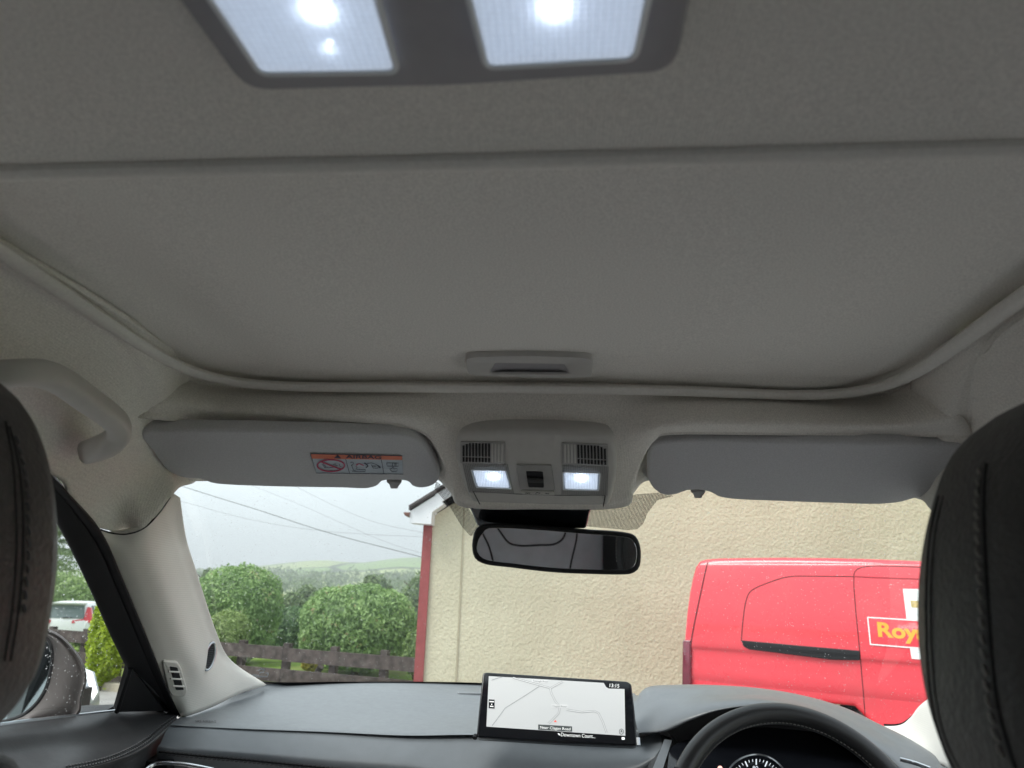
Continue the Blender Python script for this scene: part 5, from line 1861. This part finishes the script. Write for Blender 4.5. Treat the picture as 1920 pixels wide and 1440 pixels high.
def tree(label, box, Y, n, size, mat, seed, lobes=7, group='trees in the valley', name='tree', trunk_r=.3):
    c, r = pxbox(*box, Y, .8)
    g = np.random.default_rng(seed)
    base = (c[0], c[1], min(land(c[1]), c[2] - r[2] * 1.2))
    root = empty(name, label, 'tree', base, group)
    cl, co_ = [], []
    for k in range(lobes):
        if k == 0:
            cc, q = c, r * np.array([.72, .72, .80])
        else:
            a = 2 * math.pi * k / (lobes - 1) + g.uniform(-.4, .4)
            zz = g.uniform(-.55, .6)
            w = math.sqrt(max(.1, 1 - zz * zz)) * .55
            cc = c + r * np.array([math.cos(a) * w, math.sin(a) * w, zz])
            q = r * g.uniform(.34, .5)
        cl.append(leaves(cc, q, n // lobes, size, 2.0, -1, .16, .4, seed * 31 + k))
        co_.append(core(cc, q, 2.0, .72, nu=14, nv=9))
    leaf_obj('crown', cl, co_, M[mat], root)
    ob('trunk', trunk(base, c + np.array([0, 0, r[2] * .4]), trunk_r, trunk_r * .3, seed, 5), M['bark'], root)
    return root
tree('dark rounded tree in the valley, close against the house corner', (742, 822, 1066, 1190), 85, 4200, .30, 'leaf_far', 21)
tree('pale twin-topped tree in the valley, left of the dark rounded one', (676, 742, 1070, 1150), 110, 3200, .36, 'leaf_far', 22)
tree('tree with a domed top at the middle of the valley view', (540, 606, 1092, 1160), 95, 3000, .32, 'leaf_far', 23)
tree('slender dark tree just right of the tall clipped dome', (502, 530, 1083, 1140), 120, 1800, .34, 'leaf_far', 24)
tree('broad low tree in front of the woodland, above the hedge', (596, 680, 1094, 1170), 140, 2600, .42, 'leaf_far', 25)
tree('bushy tree low in the valley, directly above the hedge gap', (520, 575, 1106, 1180), 70, 2600, .25, 'leaf_far', 26)
tree('distant tree showing over the left shoulder of the tall clipped dome', (366, 410, 1066, 1120), 130, 1600, .4, 'leaf_far', 27)

# sparse conifer at the far left window
cf = empty('conifer_tree', 'tall sparse conifer at the edge of the passenger headrest', 'tree', (ay(52, 1100, 24)[0], 24, land(24)))
tip, foot = ay(52, 880, 24), ay(52, 1180, 24)
ob('trunk', trunk((foot[0], 24, land(24)), tip, .16, .03, 3, 0), M['bark'], cf)
g = np.random.default_rng(5)
cl = []
for k in range(58):
    t = k / 58
    z = tip[2] + (foot[2] - tip[2]) * t * .62
    a = g.uniform(0, 6.28)
    Lb = .25 + 1.35 * t**.8
    for q in range(3):
        f = .35 + .3 * q
        cc = np.array([foot[0] + math.cos(a) * Lb * f, 24 + math.sin(a) * Lb * f, z - .12 * f * Lb + .05])
        cl.append(leaves(cc, np.array([.30, .30, .07]) * (.6 + .8 * t), 70, .055, 2, -1, .3, .8, 600 + k * 3 + q))
leaf_obj('crown', cl, [], M['leaf_far'], cf)

# woodland strips on the foot of the hill
g = np.random.default_rng(9)
cl = []
for k in range(300):
    band = g.integers(0, 3)
    px = g.uniform(300, 830)
    py = {0: g.uniform(1084, 1091), 1: g.uniform(1096, 1104), 2: g.uniform(1076, 1083)}[int(band)]
    if band == 1 and 625 < px < 700:
        continue
    if band == 2 and px > 600 and g.random() < .75:
        continue
    Y = {0: 640, 1: 430, 2: 820}[int(band)] + g.uniform(-40, 40)
    c = ay(px, py, Y)
    s = g.uniform(3.5, 7) * Y / 600
    cl.append(leaves(c, np.array([s * 1.3, s, s]), 46, s * .30, 2, -1, .2, .3, 900 + k))
leaf_obj('woodland', cl, [], M['leaf_far'], None, kind='stuff', cat='woodland', label='hazy strips of woodland along the foot of the hill')

# ================================================================== fence
fence = empty('wooden_fence', 'weathered grey brown post and rail fence beyond the drive', 'fence', (FA[0], FA[1], land(FA[1])))
f0, f1 = FA - fdir * 7.5, FB + fdir * 1.6
zt = lambda p: p[2]
def fp(s):
    return FA + fdir * s
up3 = np.array([0, 0, 1.0])
S0, S1, step = -7.5, flen + 1.4, .93
# posts fall where the photograph shows them
def s_at(px):
    best = min(np.linspace(S0, S1, 3000), key=lambda s: abs(np.dot(np.cross(ray(px, 1200), up3), fp(s) - CAM)) + (0 if np.dot(ray(px, 1200)[:2], (fp(s) - CAM)[:2]) > 0 else 1e3))
    return best
sp0, sp1 = s_at(536), s_at(625)
step = sp1 - sp0
s = sp0
while s - step > S0:
    s -= step
k = 0
posts = []
while s < S1:
    p = fp(s) - fnor * .085
    zb = land(p[1]) - .1
    h = p[2] + .06 - zb
    posts.append((s, p))
    q = box((p[0], p[1], zb + h / 2), (.135, .10, h), (fdir / np.linalg.norm(fdir), -fnor, up3))
    o = ob('post', q, M['fence'], fence, smooth=False)
    s += step
g = np.random.default_rng(4)
for lv, dz in enumerate((-.11, -.48, -.86)):
    a = 0
    while a < len(posts) - 1:
        b = min(a + 3, len(posts) - 1)
        p, q = posts[a][1] + fnor * .085, posts[b][1] + fnor * .085
        dv = (q - p)
        L = np.linalg.norm(dv)
        dv /= L
        w = np.cross(dv, fnor)
        c = (p + q) / 2 + up3 * (dz + g.normal() * .008) + fnor * .03
        ob('rail', box(c, (L - .006, .035, .225), (dv, -fnor, w)), M['fence'], fence, smooth=False)
        a = b
pa = fp(s_at(594)) - fnor * .2
ob('brace', sweep([pa + up3 * -.30, fp(s_at(553)) - fnor * .35 + up3 * -.95], .06, n=6), M['fence'], fence, smooth=False)

# ================================================================== house
YH = 8.3
house = empty('house', 'cream pebbledashed gable end of a house with red brown corner', 'house', (ay(790, 1127, YH)[0], YH, land(YH)))
xh = ay(806, 1127, YH)[0]
xh = ay(788, 1127, YH)[0]
ze = ay(812, 985, YH)[2]
slope = math.tan(math.radians(33))
xr = xh + 9.5
xm = (xh + xr) / 2
zapex = ze + .05 + (xm - xh) * slope
zg = land(YH) - .5
prof = [(xh, zg), (xr, zg), (xr, ze + .05), (xm, zapex), (xh, ze + .05)]
Vw = [(x, YH, z) for x, z in prof] + [(x, YH + 8, z) for x, z in prof]
ob('wall', (np.array(Vw), [(0, 1, 2, 3, 4), (9, 8, 7, 6, 5), (0, 5, 6, 1), (1, 6, 7, 2), (4, 9, 5, 0)]), M['wall'], house, smooth=False)
qa, qb = ay(803, 985, YH), ay(815.5, 985, YH)
wq = .085
ob('corner_strip', box((xh + wq / 2 - .004, YH - .004, (zg + ze) / 2 + .04), (wq + .02, .05, ze - zg + .08)), M['quoin'], house, smooth=False)
xj = ay(862, 1130, YH)[0]
ob('movement_joint', box((xj, YH - .003, (zg + ze) / 2 + .4), (.018, .014, ze - zg + 1.1)), surf('joint_bead', (.42, .38, .27), .8, var=.1, vscale=9), house, smooth=False)
# roof slopes with an overhang past the gable, tiles, bargeboard, boxed eave and gutter
ov = .22
th = .05
q0 = ay(768, 959, YH - ov)
EV = q0[2] - (q0[0] - xh) * slope
def slope_pts(x0, x1, dz, y0, y1, sgn):
    z = lambda x: EV + (x - xh) * slope if sgn > 0 else EV + (xm - xh) * slope - (x - xm) * slope
    return [(x0, y0, z(x0) + dz), (x1, y0, z(x1) + dz), (x1, y1, z(x1) + dz), (x0, y1, z(x0) + dz)]
roofs = []
for sgn, x0, x1, xi in ((1, xh - .155, xm, xh - .03), (-1, xm, xr + .34, xm)):
    for xa, ya, yb in ((x0, YH - ov - .03, YH + .06), (xi, YH + .06, YH + 8.2)):
        roofs.append(hexa(slope_pts(xa, x1, .02 + th, ya, yb, sgn), slope_pts(xa, x1, .02, ya, yb, sgn)))
# tile courses on the verge
for i in range(40):
    x = xh - .155 + i * .14
    z = EV + (x - xh) * slope
    roofs.append(box((x + .07, YH - ov - .035, z + .095), (.15, .06, .025), ((math.cos(math.atan(slope)), 0, math.sin(math.atan(slope))), (0, 1, 0), (-math.sin(math.atan(slope)), 0, math.cos(math.atan(slope))))))
ob('roof', join(*roofs), M['tile'], house, smooth=False)
bd = []
xb = ay(816, 930, YH - ov)[0]
for sgn, x0, x1 in ((1, xb, xm), (-1, xm, xr + .3)):
    a = slope_pts(x0, x1, .015, YH - ov, YH - ov + .03, sgn)
    b = slope_pts(x0, x1, -.12, YH - ov, YH - ov + .03, sgn)
    bd.append(hexa(a, b))
# square boxed end at the eave
front_ = [tuple(ay(x, y, YH - ov - .004)) for x, y in [(769, 980), (808, 983), (810, 960), (832, 945), (818, 928), (768, 959)]]
bk_ = [(x, YH + .0, z) for x, y, z in front_]
nf = len(front_)
bd.append((np.array(front_ + bk_), [tuple(range(nf)), tuple(range(2 * nf - 1, nf - 1, -1))] + [(i, i + nf, (i + 1) % nf + nf, (i + 1) % nf) for i in range(nf)]))
ob('bargeboard', join(*bd), M['soffit'], house, smooth=False)
ob('soffit', box((xh - .06, YH - ov / 2, ay(790, 979, YH - ov)[2] + .02), (.13, ov - .02, .03)), M['soffit'], house, smooth=False)
gt_ = []
for i in range(9):
    a = math.pi * (1 + i / 8)
    gt_.append((math.cos(a) * .032, math.sin(a) * .04))
gl_ = [[(ay(764, 961, YH - ov)[0] + u, y, ay(764, 961, YH - ov)[2] + v) for u, v in gt_] for y in (YH - ov - .04, YH + .05)]
gv = np.array(gl_).reshape(-1, 3)
o = ob('gutter', (gv, [(i, i + 1, i + 10, i + 9) for i in range(8)] + [tuple(range(9))]), M['gutter'], house)
solid(o, .006)

# ================================================================== red van
vd = np.array([math.cos(math.radians(30)), -math.sin(math.radians(30)), 0])
vn = np.array([-math.sin(math.radians(30)), -math.cos(math.radians(30)), 0])
VP = ay(1345, 1047, 6.0)
PV = MP(VP, vn)
vin = -vn
van = empty('delivery_van', 'red mail delivery van parked side on in front of the cream wall', 'van', VP * np.array([1, 1, 0]) + np.array([0, 0, land(6)]))
ref = VP * np.array([1, 1, 0])
def sz(px, py):
    p = PV.at(px, py)
    return np.dot(p - ref, vd), p[2]
def vpt(s, z, w=0.0):
    return ref + vd * s + np.array([0, 0, z]) + vin * w
zgv = land(6) - .02
rear_ = [sz(*q) for q in [(1279, 1290), (1280, 1240), (1281, 1199), (1285, 1150), (1290, 1112), (1296, 1082), (1302, 1062), (1309, 1052)]]
roof_ = [sz(*q) for q in [(1320, 1048.5), (1345, 1046.5), (1400, 1045.5), (1462, 1045), (1540, 1045.5), (1612, 1047), (1714, 1051)]]
sb = rear_[0][0]
zr_ = roof_[-1][1]
pr_ = [(sb + .04, zgv + .30), (sb, zgv + .42)] + rear_ + roof_ + [(2.55, zr_ - .03), (2.75, zr_ - .09), (3.35, zgv + 1.12), (3.95, zgv + .98), (4.12, zgv + .85), (4.2, zgv + .5), (4.15, zgv + .28),
      (3.85, zgv + .26), (3.80, zgv + .5), (3.6, zgv + .68), (3.4, zgv + .68), (3.2, zgv + .5), (3.15, zgv + .26), (1.15, zgv + .26), (1.10, zgv + .5), (.92, zgv + .68), (.68, zgv + .68), (.50, zgv + .5), (.45, zgv + .26)]
pr2 = np.array(pr_)
ar = .5 * np.sum(pr2[:, 0] * np.roll(pr2[:, 1], -1) - np.roll(pr2[:, 0], -1) * pr2[:, 1])
if ar < 0:
    pr2 = pr2[::-1]
lo = []
for w, ins in [(0.0, .045), (.008, .025), (.025, .008), (.055, 0), (1.70, 0), (1.73, .008), (1.75, .03)]:
    Q = inset2d(pr2, ins)
    lo.append([vpt(s, z, w) for s, z in Q])
g = loft(lo, True, True)
vb = ob('body', g, M['van_red'], van, angle=38)
# gently crowned flank panel
zs = np.array([zgv + .72, zgv + .80, zgv + .90, zgv + .98, zgv + 1.02, zgv + 1.10, zgv + 1.28, zgv + 1.45, zgv + 1.56, zr_ - .035, zr_ - .015])
wo2 = np.array([.012, -.014, -.016, -.018, -.034, -.036, -.034, -.026, -.018, -.004, .02])
ss = np.array([sb + .012, sb + .03, sb + .07, .1, .6, 1.2, 1.8, 2.4, 2.5])
ws = np.array([.05, .012, .003, 0, 0, 0, 0, 0, .05])
rzs, rss = [q[1] for q in rear_], [q[0] for q in rear_]
def s_rear(z):
    return np.interp(z, rzs, rss) - sb + (.03 if z > rzs[-1] else 0)
fkp = [[vpt(s + s_rear(z) * (1 if k < 3 else .5 if k == 3 else 0), z, w + ww) for k, (s, ww) in enumerate(zip(ss, ws))] for z, w in zip(zs, wo2)]
fkq = ipatch(fkp, 6, 6)
fkq = (fkq[0], orient(fkq[0], fkq[1], EYE))
ob('flank_panel', fkq, M['van_red'], van, angle=80)
T_v = bvh(join(fkq, (np.array(g[0]), g[1][:-2] if False else [f for f in g[1]])))
def tstrokes(tree, lines, wpx, lift=.002, step=6.0):
    gs = []
    for ln in lines:
        L = np.array(ln, float)
        tot = np.sum(np.linalg.norm(np.diff(L, axis=0), axis=1))
        m = max(3, int(tot / step))
        d = np.concatenate([[0], np.cumsum(np.linalg.norm(np.diff(L, axis=0), axis=1))])
        L = np.stack([np.interp(np.linspace(0, d[-1], m), d, L[:, k]) for k in range(2)], axis=1)
        l, r = [], []
        for i in range(m):
            T = L[min(i + 1, m - 1)] - L[max(i - 1, 0)]
            T /= np.linalg.norm(T) + 1e-9
            N = np.array([-T[1], T[0]]) * wpx / 2
            a, b = onto(tree, *(L[i] + N), lift)[0], onto(tree, *(L[i] - N), lift)[0]
            if a is None or b is None:
                continue
            l.append(a); r.append(b)
        m = len(l)
        if m > 1:
            gs.append((np.array(l + r), [(i, i + 1, m + i + 1, m + i) for i in range(m - 1)]))
    return join(*gs)
def tfill(tree, poly, lift=.003, n=10):
    """quad laid on a curved panel: poly = TL, TR, BR, BL"""
    q = np.array(poly, float)
    V = []
    for j in range(n + 1):
        for i in range(n + 1):
            u, v = i / n, j / n
            p = (q[0] * (1 - u) + q[1] * u) * (1 - v) + (q[3] * (1 - u) + q[2] * u) * v
            V.append(onto(tree, *p, lift)[0])
    return np.array(V), grid_faces(n + 1, n + 1)
win = crom([(1390, 1202), (1393, 1165), (1399, 1126), (1406, 1110), (1420, 1101), (1445, 1091), (1468, 1083.5), (1488, 1080.5), (1540, 1080.5), (1601, 1081)], 70)
ob('panel_gap', tstrokes(T_v, [win, [(1601, 1076), (1601, 1100), (1605, 1150), (1610, 1200), (1613, 1230), (1614.5, 1250), (1618, 1290), (1623, 1352)],
                               crom([(1601, 1078), (1604, 1070), (1612, 1065), (1626, 1062), (1645, 1061), (1740, 1064)], 40)], 1.5), M['van_gap'], van, smooth=False)
ob('roof_crease', tstrokes(T_v, [[(1601, 1081), (1640, 1083), (1740, 1086.5)]], 2.2), surf('deep_red', (.32, .006, .02), .5, var=.1, vscale=4), van, smooth=False)
ob('door_gap', tstrokes(T_v, [crom([(1329, 1048), (1325, 1062), (1317, 1098), (1307, 1145), (1300, 1180), (1296, 1205), (1294, 1290)], 50)], 1.9, .003), M['van_gap'], van, smooth=False)
rlp = [(1390, 1200.5), (1500, 1210.5), (1612, 1220), (1612.5, 1238), (1560, 1237), (1480, 1227), (1404, 1217.5), (1394, 1212)]
rp3 = [onto(T_v, *q)[0] for q in rlp]
ob('door_rail', slab(rrect([p + vn * .012 for p in rp3], .01), vn, .03, .006), M['black'], van)
ob('rail_slot', tstrokes(T_v, [[(1398, 1209), (1500, 1219), (1610, 1229)]], 3.0, .0135), M['rubber'], van, smooth=False)
lamp_o = [(1279.5, 1200), (1295.5, 1200), (1294, 1288), (1278, 1288)]
ob('tail_lamp', slab(rrect([PV.at(*q, .040) for q in lamp_o], .012), vn, .09, .012), M['tail_lamp'], van)
# livery: white panel with gold crest, outlined box and lettering
ob('livery_panel', tfill(T_v, [(1693, 1104), (1775, 1106), (1778, 1166), (1700, 1161)], .004), M['van_white'], van, smooth=False)
ob('livery_panel', tfill(T_v, [(1706, 1214), (1775, 1219), (1772, 1240), (1709.5, 1235)], .004), M['van_white'], van, smooth=False)
ob('livery_crest', tfill(T_v, [(1707, 1126), (1752, 1128), (1752, 1142), (1709, 1139)], .005), M['van_crest'], van, smooth=False)
ob('livery_box', tfill(T_v, [(1627, 1158), (1855, 1174), (1850, 1222), (1632, 1208)], .0052), M['van_red'], van, smooth=False)
ob('livery_outline', tstrokes(T_v, [[(1627, 1157.5), (1700, 1162), (1780, 1168), (1855, 1174)], [(1632.5, 1208), (1700, 1213.5), (1780, 1218.5), (1850, 1222)], [(1627, 1157), (1632.5, 1209)]], 2.2, .0065), M['van_white'], van, smooth=False)
def on_tree_text(tree, s, x0, y0, x1, y1, h, lift, bold):
    V, fs = glyphs(s, bold)
    w = V[:, 0].max() - V[:, 0].min()
    out = []
    for u, v in V:
        f = (u - V[:, 0].min()) / w
        # letters lean with the panel: verticals follow the box's left edge
        x = x0 + (x1 - x0) * f - v / .7 * h * .10
        y = y0 + (y1 - y0) * f - v / .7 * h
        out.append(onto(tree, x, y, lift)[0])
    return np.array(out), fs
ob('livery_text', on_tree_text(T_v, 'Royal Mail', 1647, 1192.5, 1838, 1208, 26, .0075, .035), M['van_gold'], van, smooth=False)
# wheels, arch lips, cab glass on the hidden half
for sc0 in (.80, 3.50):
    arch = [vpt(sc0 + .40 * math.cos(a), zgv + .24 + .40 * math.sin(a), -.010) for a in np.linspace(-.1, math.pi + .1, 24)]
    ob('arch_lip', sweep(arch, .016, .035, n=8, up=vn), M['van_red'], van)
    for w0 in (.10, 1.65):
        wh = []
        for w, r in [(-.09, .20), (-.10, .27), (-.08, .31), (.08, .31), (.10, .27), (.09, .2)]:
            wh.append([vpt(sc0 + r * math.cos(a), zgv + .31 + r * math.sin(a), w0 + w) for a in np.linspace(0, 2 * math.pi, 29)[:-1]])
        wl_ = ob('wheel', loft(wh, True, True), M['tyre'], van)
        ob('hub_cap', slab([vpt(sc0 + .19 * math.cos(a), zgv + .31 + .19 * math.sin(a), w0 - .105) for a in np.linspace(0, 2 * math.pi, 25)[:-1]], vn, .03, .01), M['satin'], wl_)
cabw = [(2.15, zr_ - .12), (2.70, zr_ - .15), (3.15, zgv + 1.12), (2.15, zgv + 1.10)]
ob('cab_window', slab([vpt(s, z, -.040) for s, z in cabw], vn, .05, .006), M['car_glass'], van)
ob('windscreen', hexa([vpt(2.80, zr_ - .12, .12), vpt(2.80, zr_ - .12, 1.63), vpt(3.34, zgv + 1.16, 1.66), vpt(3.34, zgv + 1.16, .09)],
                      [vpt(2.72, zr_ - .14, .12), vpt(2.72, zr_ - .14, 1.63), vpt(3.26, zgv + 1.12, 1.66), vpt(3.26, zgv + 1.12, .09)]), M['car_glass'], van, smooth=False)

# ================================================================== other parked cars
def hull(org, heading, stations):
    """stations: (y, half width, z bottom, z belt, roof half width, z roof)"""
    h = math.radians(heading)
    fy, fx = np.array([-math.sin(h), math.cos(h), 0]), np.array([math.cos(h), math.sin(h), 0])
    org = np.array(org, float)
    T = lambda x, y, z: org + fx * x + fy * y + np.array([0, 0, z])
    lo = []
    for y, w, zb, zm, wr, zr in stations:
        half = [(0, zb), (w * .9, zb), (w * .98, zb + .08), (w, (zb + zm) / 2), (w * .985, zm - .03), (w * .95, zm + .02), ((w + wr) / 2 * .985, (zm + zr) / 2 + .01), (wr, zr - .05), (wr * .88, zr - .01), (wr * .5, zr + .012), (0, zr + .016)]
        lp = [T(x, y, z) for x, z in half] + [T(-x, y, z) for x, z in reversed(half[1:-1])]
        lo.append(lp)
    return loft(lo, True, True), T
def wheel_at(T, x, y, z, r, root):
    wh = []
    for dx, q in [(-.10, .55), (-.11, .85), (-.09, 1), (.09, 1), (.11, .85), (.10, .55)]:
        wh.append([T(x + dx, y + r * q * math.cos(a), z + r * q * math.sin(a)) for a in np.linspace(0, 2 * math.pi, 25)[:-1]])
    o = ob('wheel', loft(wh, True, True), M['tyre'], root)
    ob('wheel_rim', loft([[T(x + dx * math.copysign(1, x), y + r * q * math.cos(a), z + r * q * math.sin(a)) for a in np.linspace(0, 2 * math.pi, 25)[:-1]] for dx, q in [(.09, .62), (.118, .60), (.112, .3)]], True, True), M['satin'], o)
# white estate beyond the hedge, tail towards us
oc = ay(116, 1160, 25.5)
zc = land(25.5)
suv = empty('parked_car', 'white parked car seen from behind with red tail lights', 'car', (oc[0], 25.5, zc))
st = [(-.03, .80, .42, .62, .74, .66), (.0, .88, .32, .95, .84, 1.0), (.10, .91, .28, 1.02, .80, 1.12), (.22, .92, .26, 1.03, .72, 1.36), (.36, .92, .26, 1.03, .66, 1.60), (.6, .92, .26, 1.02, .64, 1.665), (1.4, .92, .24, 1.0, .65, 1.69), (2.3, .92, .24, .98, .64, 1.66), (2.8, .91, .24, .97, .66, 1.45), (3.25, .90, .24, .98, .80, 1.10), (4.0, .88, .24, .86, .78, .95), (4.4, .80, .28, .72, .7, .80), (4.55, .66, .36, .6, .6, .64)]
(gg, T) = hull((oc[0], 25.5, zc), 18, st)
ob('body', gg, M['white_paint'], suv, angle=50)
ob('rear_window', hexa([T(-.70, .065, 1.12), T(.70, .065, 1.12), T(.58, .285, 1.56), T(-.58, .285, 1.56)], [T(-.70, .165, 1.12), T(.70, .165, 1.12), T(.58, .385, 1.56), T(-.58, .385, 1.56)]), M['car_glass'], suv, smooth=False)
for s in (-1, 1):
    tl = [T(s * .86, .14, 1.50), T(s * .76, .24, 1.50), T(s * .74, .16, 1.16), T(s * .34, .05, 1.06), T(s * .34, .03, .95), T(s * .95, .10, .96), T(s * .96, .22, 1.05)]
    lampv = np.array([T(s * .70, .27, 1.52), T(s * .80, .33, 1.50), T(s * .955, .22, 1.10), T(s * .96, .10, .97), T(s * .35, .005, .95), T(s * .35, .03, 1.05), T(s * .70, .09, 1.10)])
    Vt = np.vstack([lampv + (T(0, -.03, 0) - T(0, 0, 0)), lampv + (T(0, .12, 0) - T(0, 0, 0))])
    n_ = len(lampv)
    ob('tail_light', (Vt, [tuple(range(n_)), tuple(range(2 * n_ - 1, n_ - 1, -1))] + [(i, i + n_, (i + 1) % n_ + n_, (i + 1) % n_) for i in range(n_)]), M['tail_red'], suv, smooth=False)
    ob('side_window', hexa([T(s * .93, .6, 1.05), T(s * .93, 2.7, 1.05), T(s * .74, 2.2, 1.55), T(s * .74, .75, 1.55)], [T(s * .85, .6, 1.05), T(s * .85, 2.7, 1.05), T(s * .66, 2.2, 1.55), T(s * .66, .75, 1.55)]), M['car_glass'], suv, smooth=False)
ob('spoiler', box(T(0, .30, 1.635), (1.24, .26, .05), (T(1, 0, 0) - T(0, 0, 0), T(0, 1, 0) - T(0, 0, 0), up3)), M['white_paint'], suv, smooth=False)
ob('wiper', sweep([T(0, .05, 1.13), T(.30, .055, 1.15)], .015, n=6), M['black'], suv)
ob('tail_trim', box(T(0, .035, 1.0), (.62, .05, .04), (T(1, 0, 0) - T(0, 0, 0), T(0, 1, 0) - T(0, 0, 0), up3)), M['chrome'], suv, smooth=False)
ob('roof_fin', hexa([T(-.02, .75, 1.69), T(.02, .75, 1.69), T(.02, .95, 1.69), T(-.02, .95, 1.69)], [T(-.01, .70, 1.80), T(.01, .70, 1.80), T(.01, .76, 1.78), T(-.01, .76, 1.78)]), M['white_paint'], suv, smooth=False)
for x in (-.80, .80):
    for y in (.85, 3.6):
        wheel_at(T, x, y, .34, .34, suv)
# silver car nosing out behind the wing mirror
nose = ay(84, 1300, 4.3)
sil = empty('parked_car', 'silver car nosing out from behind the wing mirror, chrome grille showing', 'car', (nose[0] - 2, 4.0, 0))
st2 = [(-4.1, .70, .35, .6, .6, .66), (-4.0, .84, .28, .85, .78, .92), (-3.6, .87, .24, .88, .7, 1.0), (-3.0, .88, .24, .9, .6, 1.30), (-2.2, .88, .24, .9, .58, 1.36), (-1.6, .88, .24, .88, .6, 1.20), (-1.15, .88, .24, .86, .74, .93), (-.4, .86, .24, .74, .74, .78), (-.12, .80, .26, .66, .68, .69), (0, .66, .36, .55, .55, .58)]
(gg, T2) = hull((nose[0] + .03, nose[1], 0), -82, st2)
ob('body', gg, M['silver_paint'], sil, angle=50)
gs = []
for k in range(4):
    z = .60 - k * .05
    gs.append(sweep([T2(.62, -.10 - .0 * k, z), T2(.45, .0, z - .004), T2(.2, .035, z - .008), T2(-.2, .035, z - .008), T2(-.62, -.10, z)], .012, .010, n=6))
ob('grille', join(*gs), M['chrome'], sil)
ob('grille_back', box(T2(0, -.02, .52), (1.0, .06, .20), (T2(1, 0, 0) - T2(0, 0, 0), T2(0, 1, 0) - T2(0, 0, 0), up3)), M['black'], sil, smooth=False)
for s in (-1, 1):
    ob('headlight', hexa([T2(s * .48, -.02, .60), T2(s * .80, -.22, .62), T2(s * .80, -.30, .70), T2(s * .5, -.10, .67)], [T2(s * .48, -.12, .58), T2(s * .74, -.30, .6), T2(s * .74, -.36, .66), T2(s * .5, -.18, .64)]), M['lens_rim'], sil, smooth=False)
    ob('side_window', hexa([T2(s * .885, -3.1, .92), T2(s * .885, -1.4, .92), T2(s * .66, -1.8, 1.22), T2(s * .64, -2.9, 1.24)], [T2(s * .8, -3.1, .92), T2(s * .8, -1.4, .92), T2(s * .58, -1.8, 1.22), T2(s * .56, -2.9, 1.24)]), M['car_glass'], sil, smooth=False)
ob('bumper', sweep([T2(.86, -.4, .38), T2(.74, -.08, .38), T2(.4, .06, .38), T2(-.4, .06, .38), T2(-.74, -.08, .38), T2(-.86, -.4, .38)], .05, .05, n=10), M['chrome'], sil)
for x in (-.78, .78):
    for y in (-.75, -3.3):
        wheel_at(T2, x, y, .31, .31, sil)

# ================================================================== overhead cables
def wire(label, pts, r):
    P = [ay(*q) for q in pts]
    o = ob('cable', sweep(crom(P, 40), r, n=6), M['cable'], None, label=label, cat='cable', group='cables across the sky')
wire('darkest overhead cable slanting down across the windscreen to the house', [(250, 878, 22), (349, 914, 22), (480, 955, 22), (620, 1000, 22), (796, 1046, 22), (860, 1064, 22)], .010)
wire('faint low cable crossing the lower left of the sky', [(250, 915, 34), (330, 937, 34), (460, 972, 34), (600, 995, 34), (800, 1007, 34), (880, 1010, 34)], .006)
wire('faint cable above the dark one, running towards the eaves', [(400, 885, 34), (470, 910, 34), (560, 945, 34), (650, 985, 34), (740, 1022, 34), (840, 1050, 34)], .005)
wire('faint topmost cable meeting the house beneath the eaves', [(480, 880, 34), (540, 905, 34), (620, 945, 34), (700, 978, 34), (800, 1000, 34), (860, 1012, 34)], .005)

# ================================================================== rain on the glass
def drops(label, tree, n, poly, seed, r0, r1, side):
    g = np.random.default_rng(seed)
    x0, x1, y0, y1 = poly
    gs, cnt = [], 0
    while cnt < n:
        px, py = g.uniform(x0, x1), g.uniform(y0, y1)
        p, nr = onto(tree, px, py)
        if p is None:
            cnt += 1
            continue
        cnt += 1
        r = r0 + (r1 - r0) * g.random()**3
        nr = -nr
        u = np.cross(nr, [0, 0, 1.0]); u /= np.linalg.norm(u)
        v = np.cross(nr, u)
        V = []
        for k in range(6):
            a = k * math.pi / 3
            V.append(p + nr * .0004 + (u * math.cos(a) + v * math.sin(a) * g.uniform(.9, 1.3)) * r)
        for k in range(6):
            a = k * math.pi / 3
            V.append(p + nr * (.0004 + r * .45) + (u * math.cos(a) + v * math.sin(a)) * r * .62)
        V.append(p + nr * (.0004 + r * .6))
        f = [(k, (k + 1) % 6, 6 + (k + 1) % 6, 6 + k) for k in range(6)] + [(6 + k, 6 + (k + 1) % 6, 12) for k in range(6)]
        f.append((5, 4, 3, 2, 1, 0))
        gs.append((np.array(V), f))
    ob('raindrops', join(*gs), M['drop'], None, kind='stuff', cat='raindrops', label=label, angle=180)
drops('fine raindrops scattered over the windscreen', T_scr, 4200, (330, 1730, 930, 1370), 3, .0005, .0010, 1)
drops('fine raindrops scattered over the left door window', T_wg, 700, (85, 260, 940, 1345), 4, .0004, .0010, 1)

# ================================================================== damp air
if True:
    c0, c1 = np.array([-2600, -60, -45.0]), np.array([2600, 2400, 150.0])
    hz, nt, b, out = mat_new('damp_air')
    nt.nodes.remove(b)
    pvn = nt.nodes.new('ShaderNodeVolumePrincipled')
    pvn.inputs['Color'].default_value = (.93, .96, .98, 1)
    pvn.inputs['Density'].default_value = .00075
    pvn.inputs['Anisotropy'].default_value = .2
    nt.links.new(pvn.outputs[0], out.inputs['Volume'])
    o = ob('haze', box((c0 + c1) / 2, c1 - c0), hz, None, smooth=False, kind='stuff', cat='haze', label='pale damp air greying the far hills')
    hz.cycles.homogeneous_volume = True
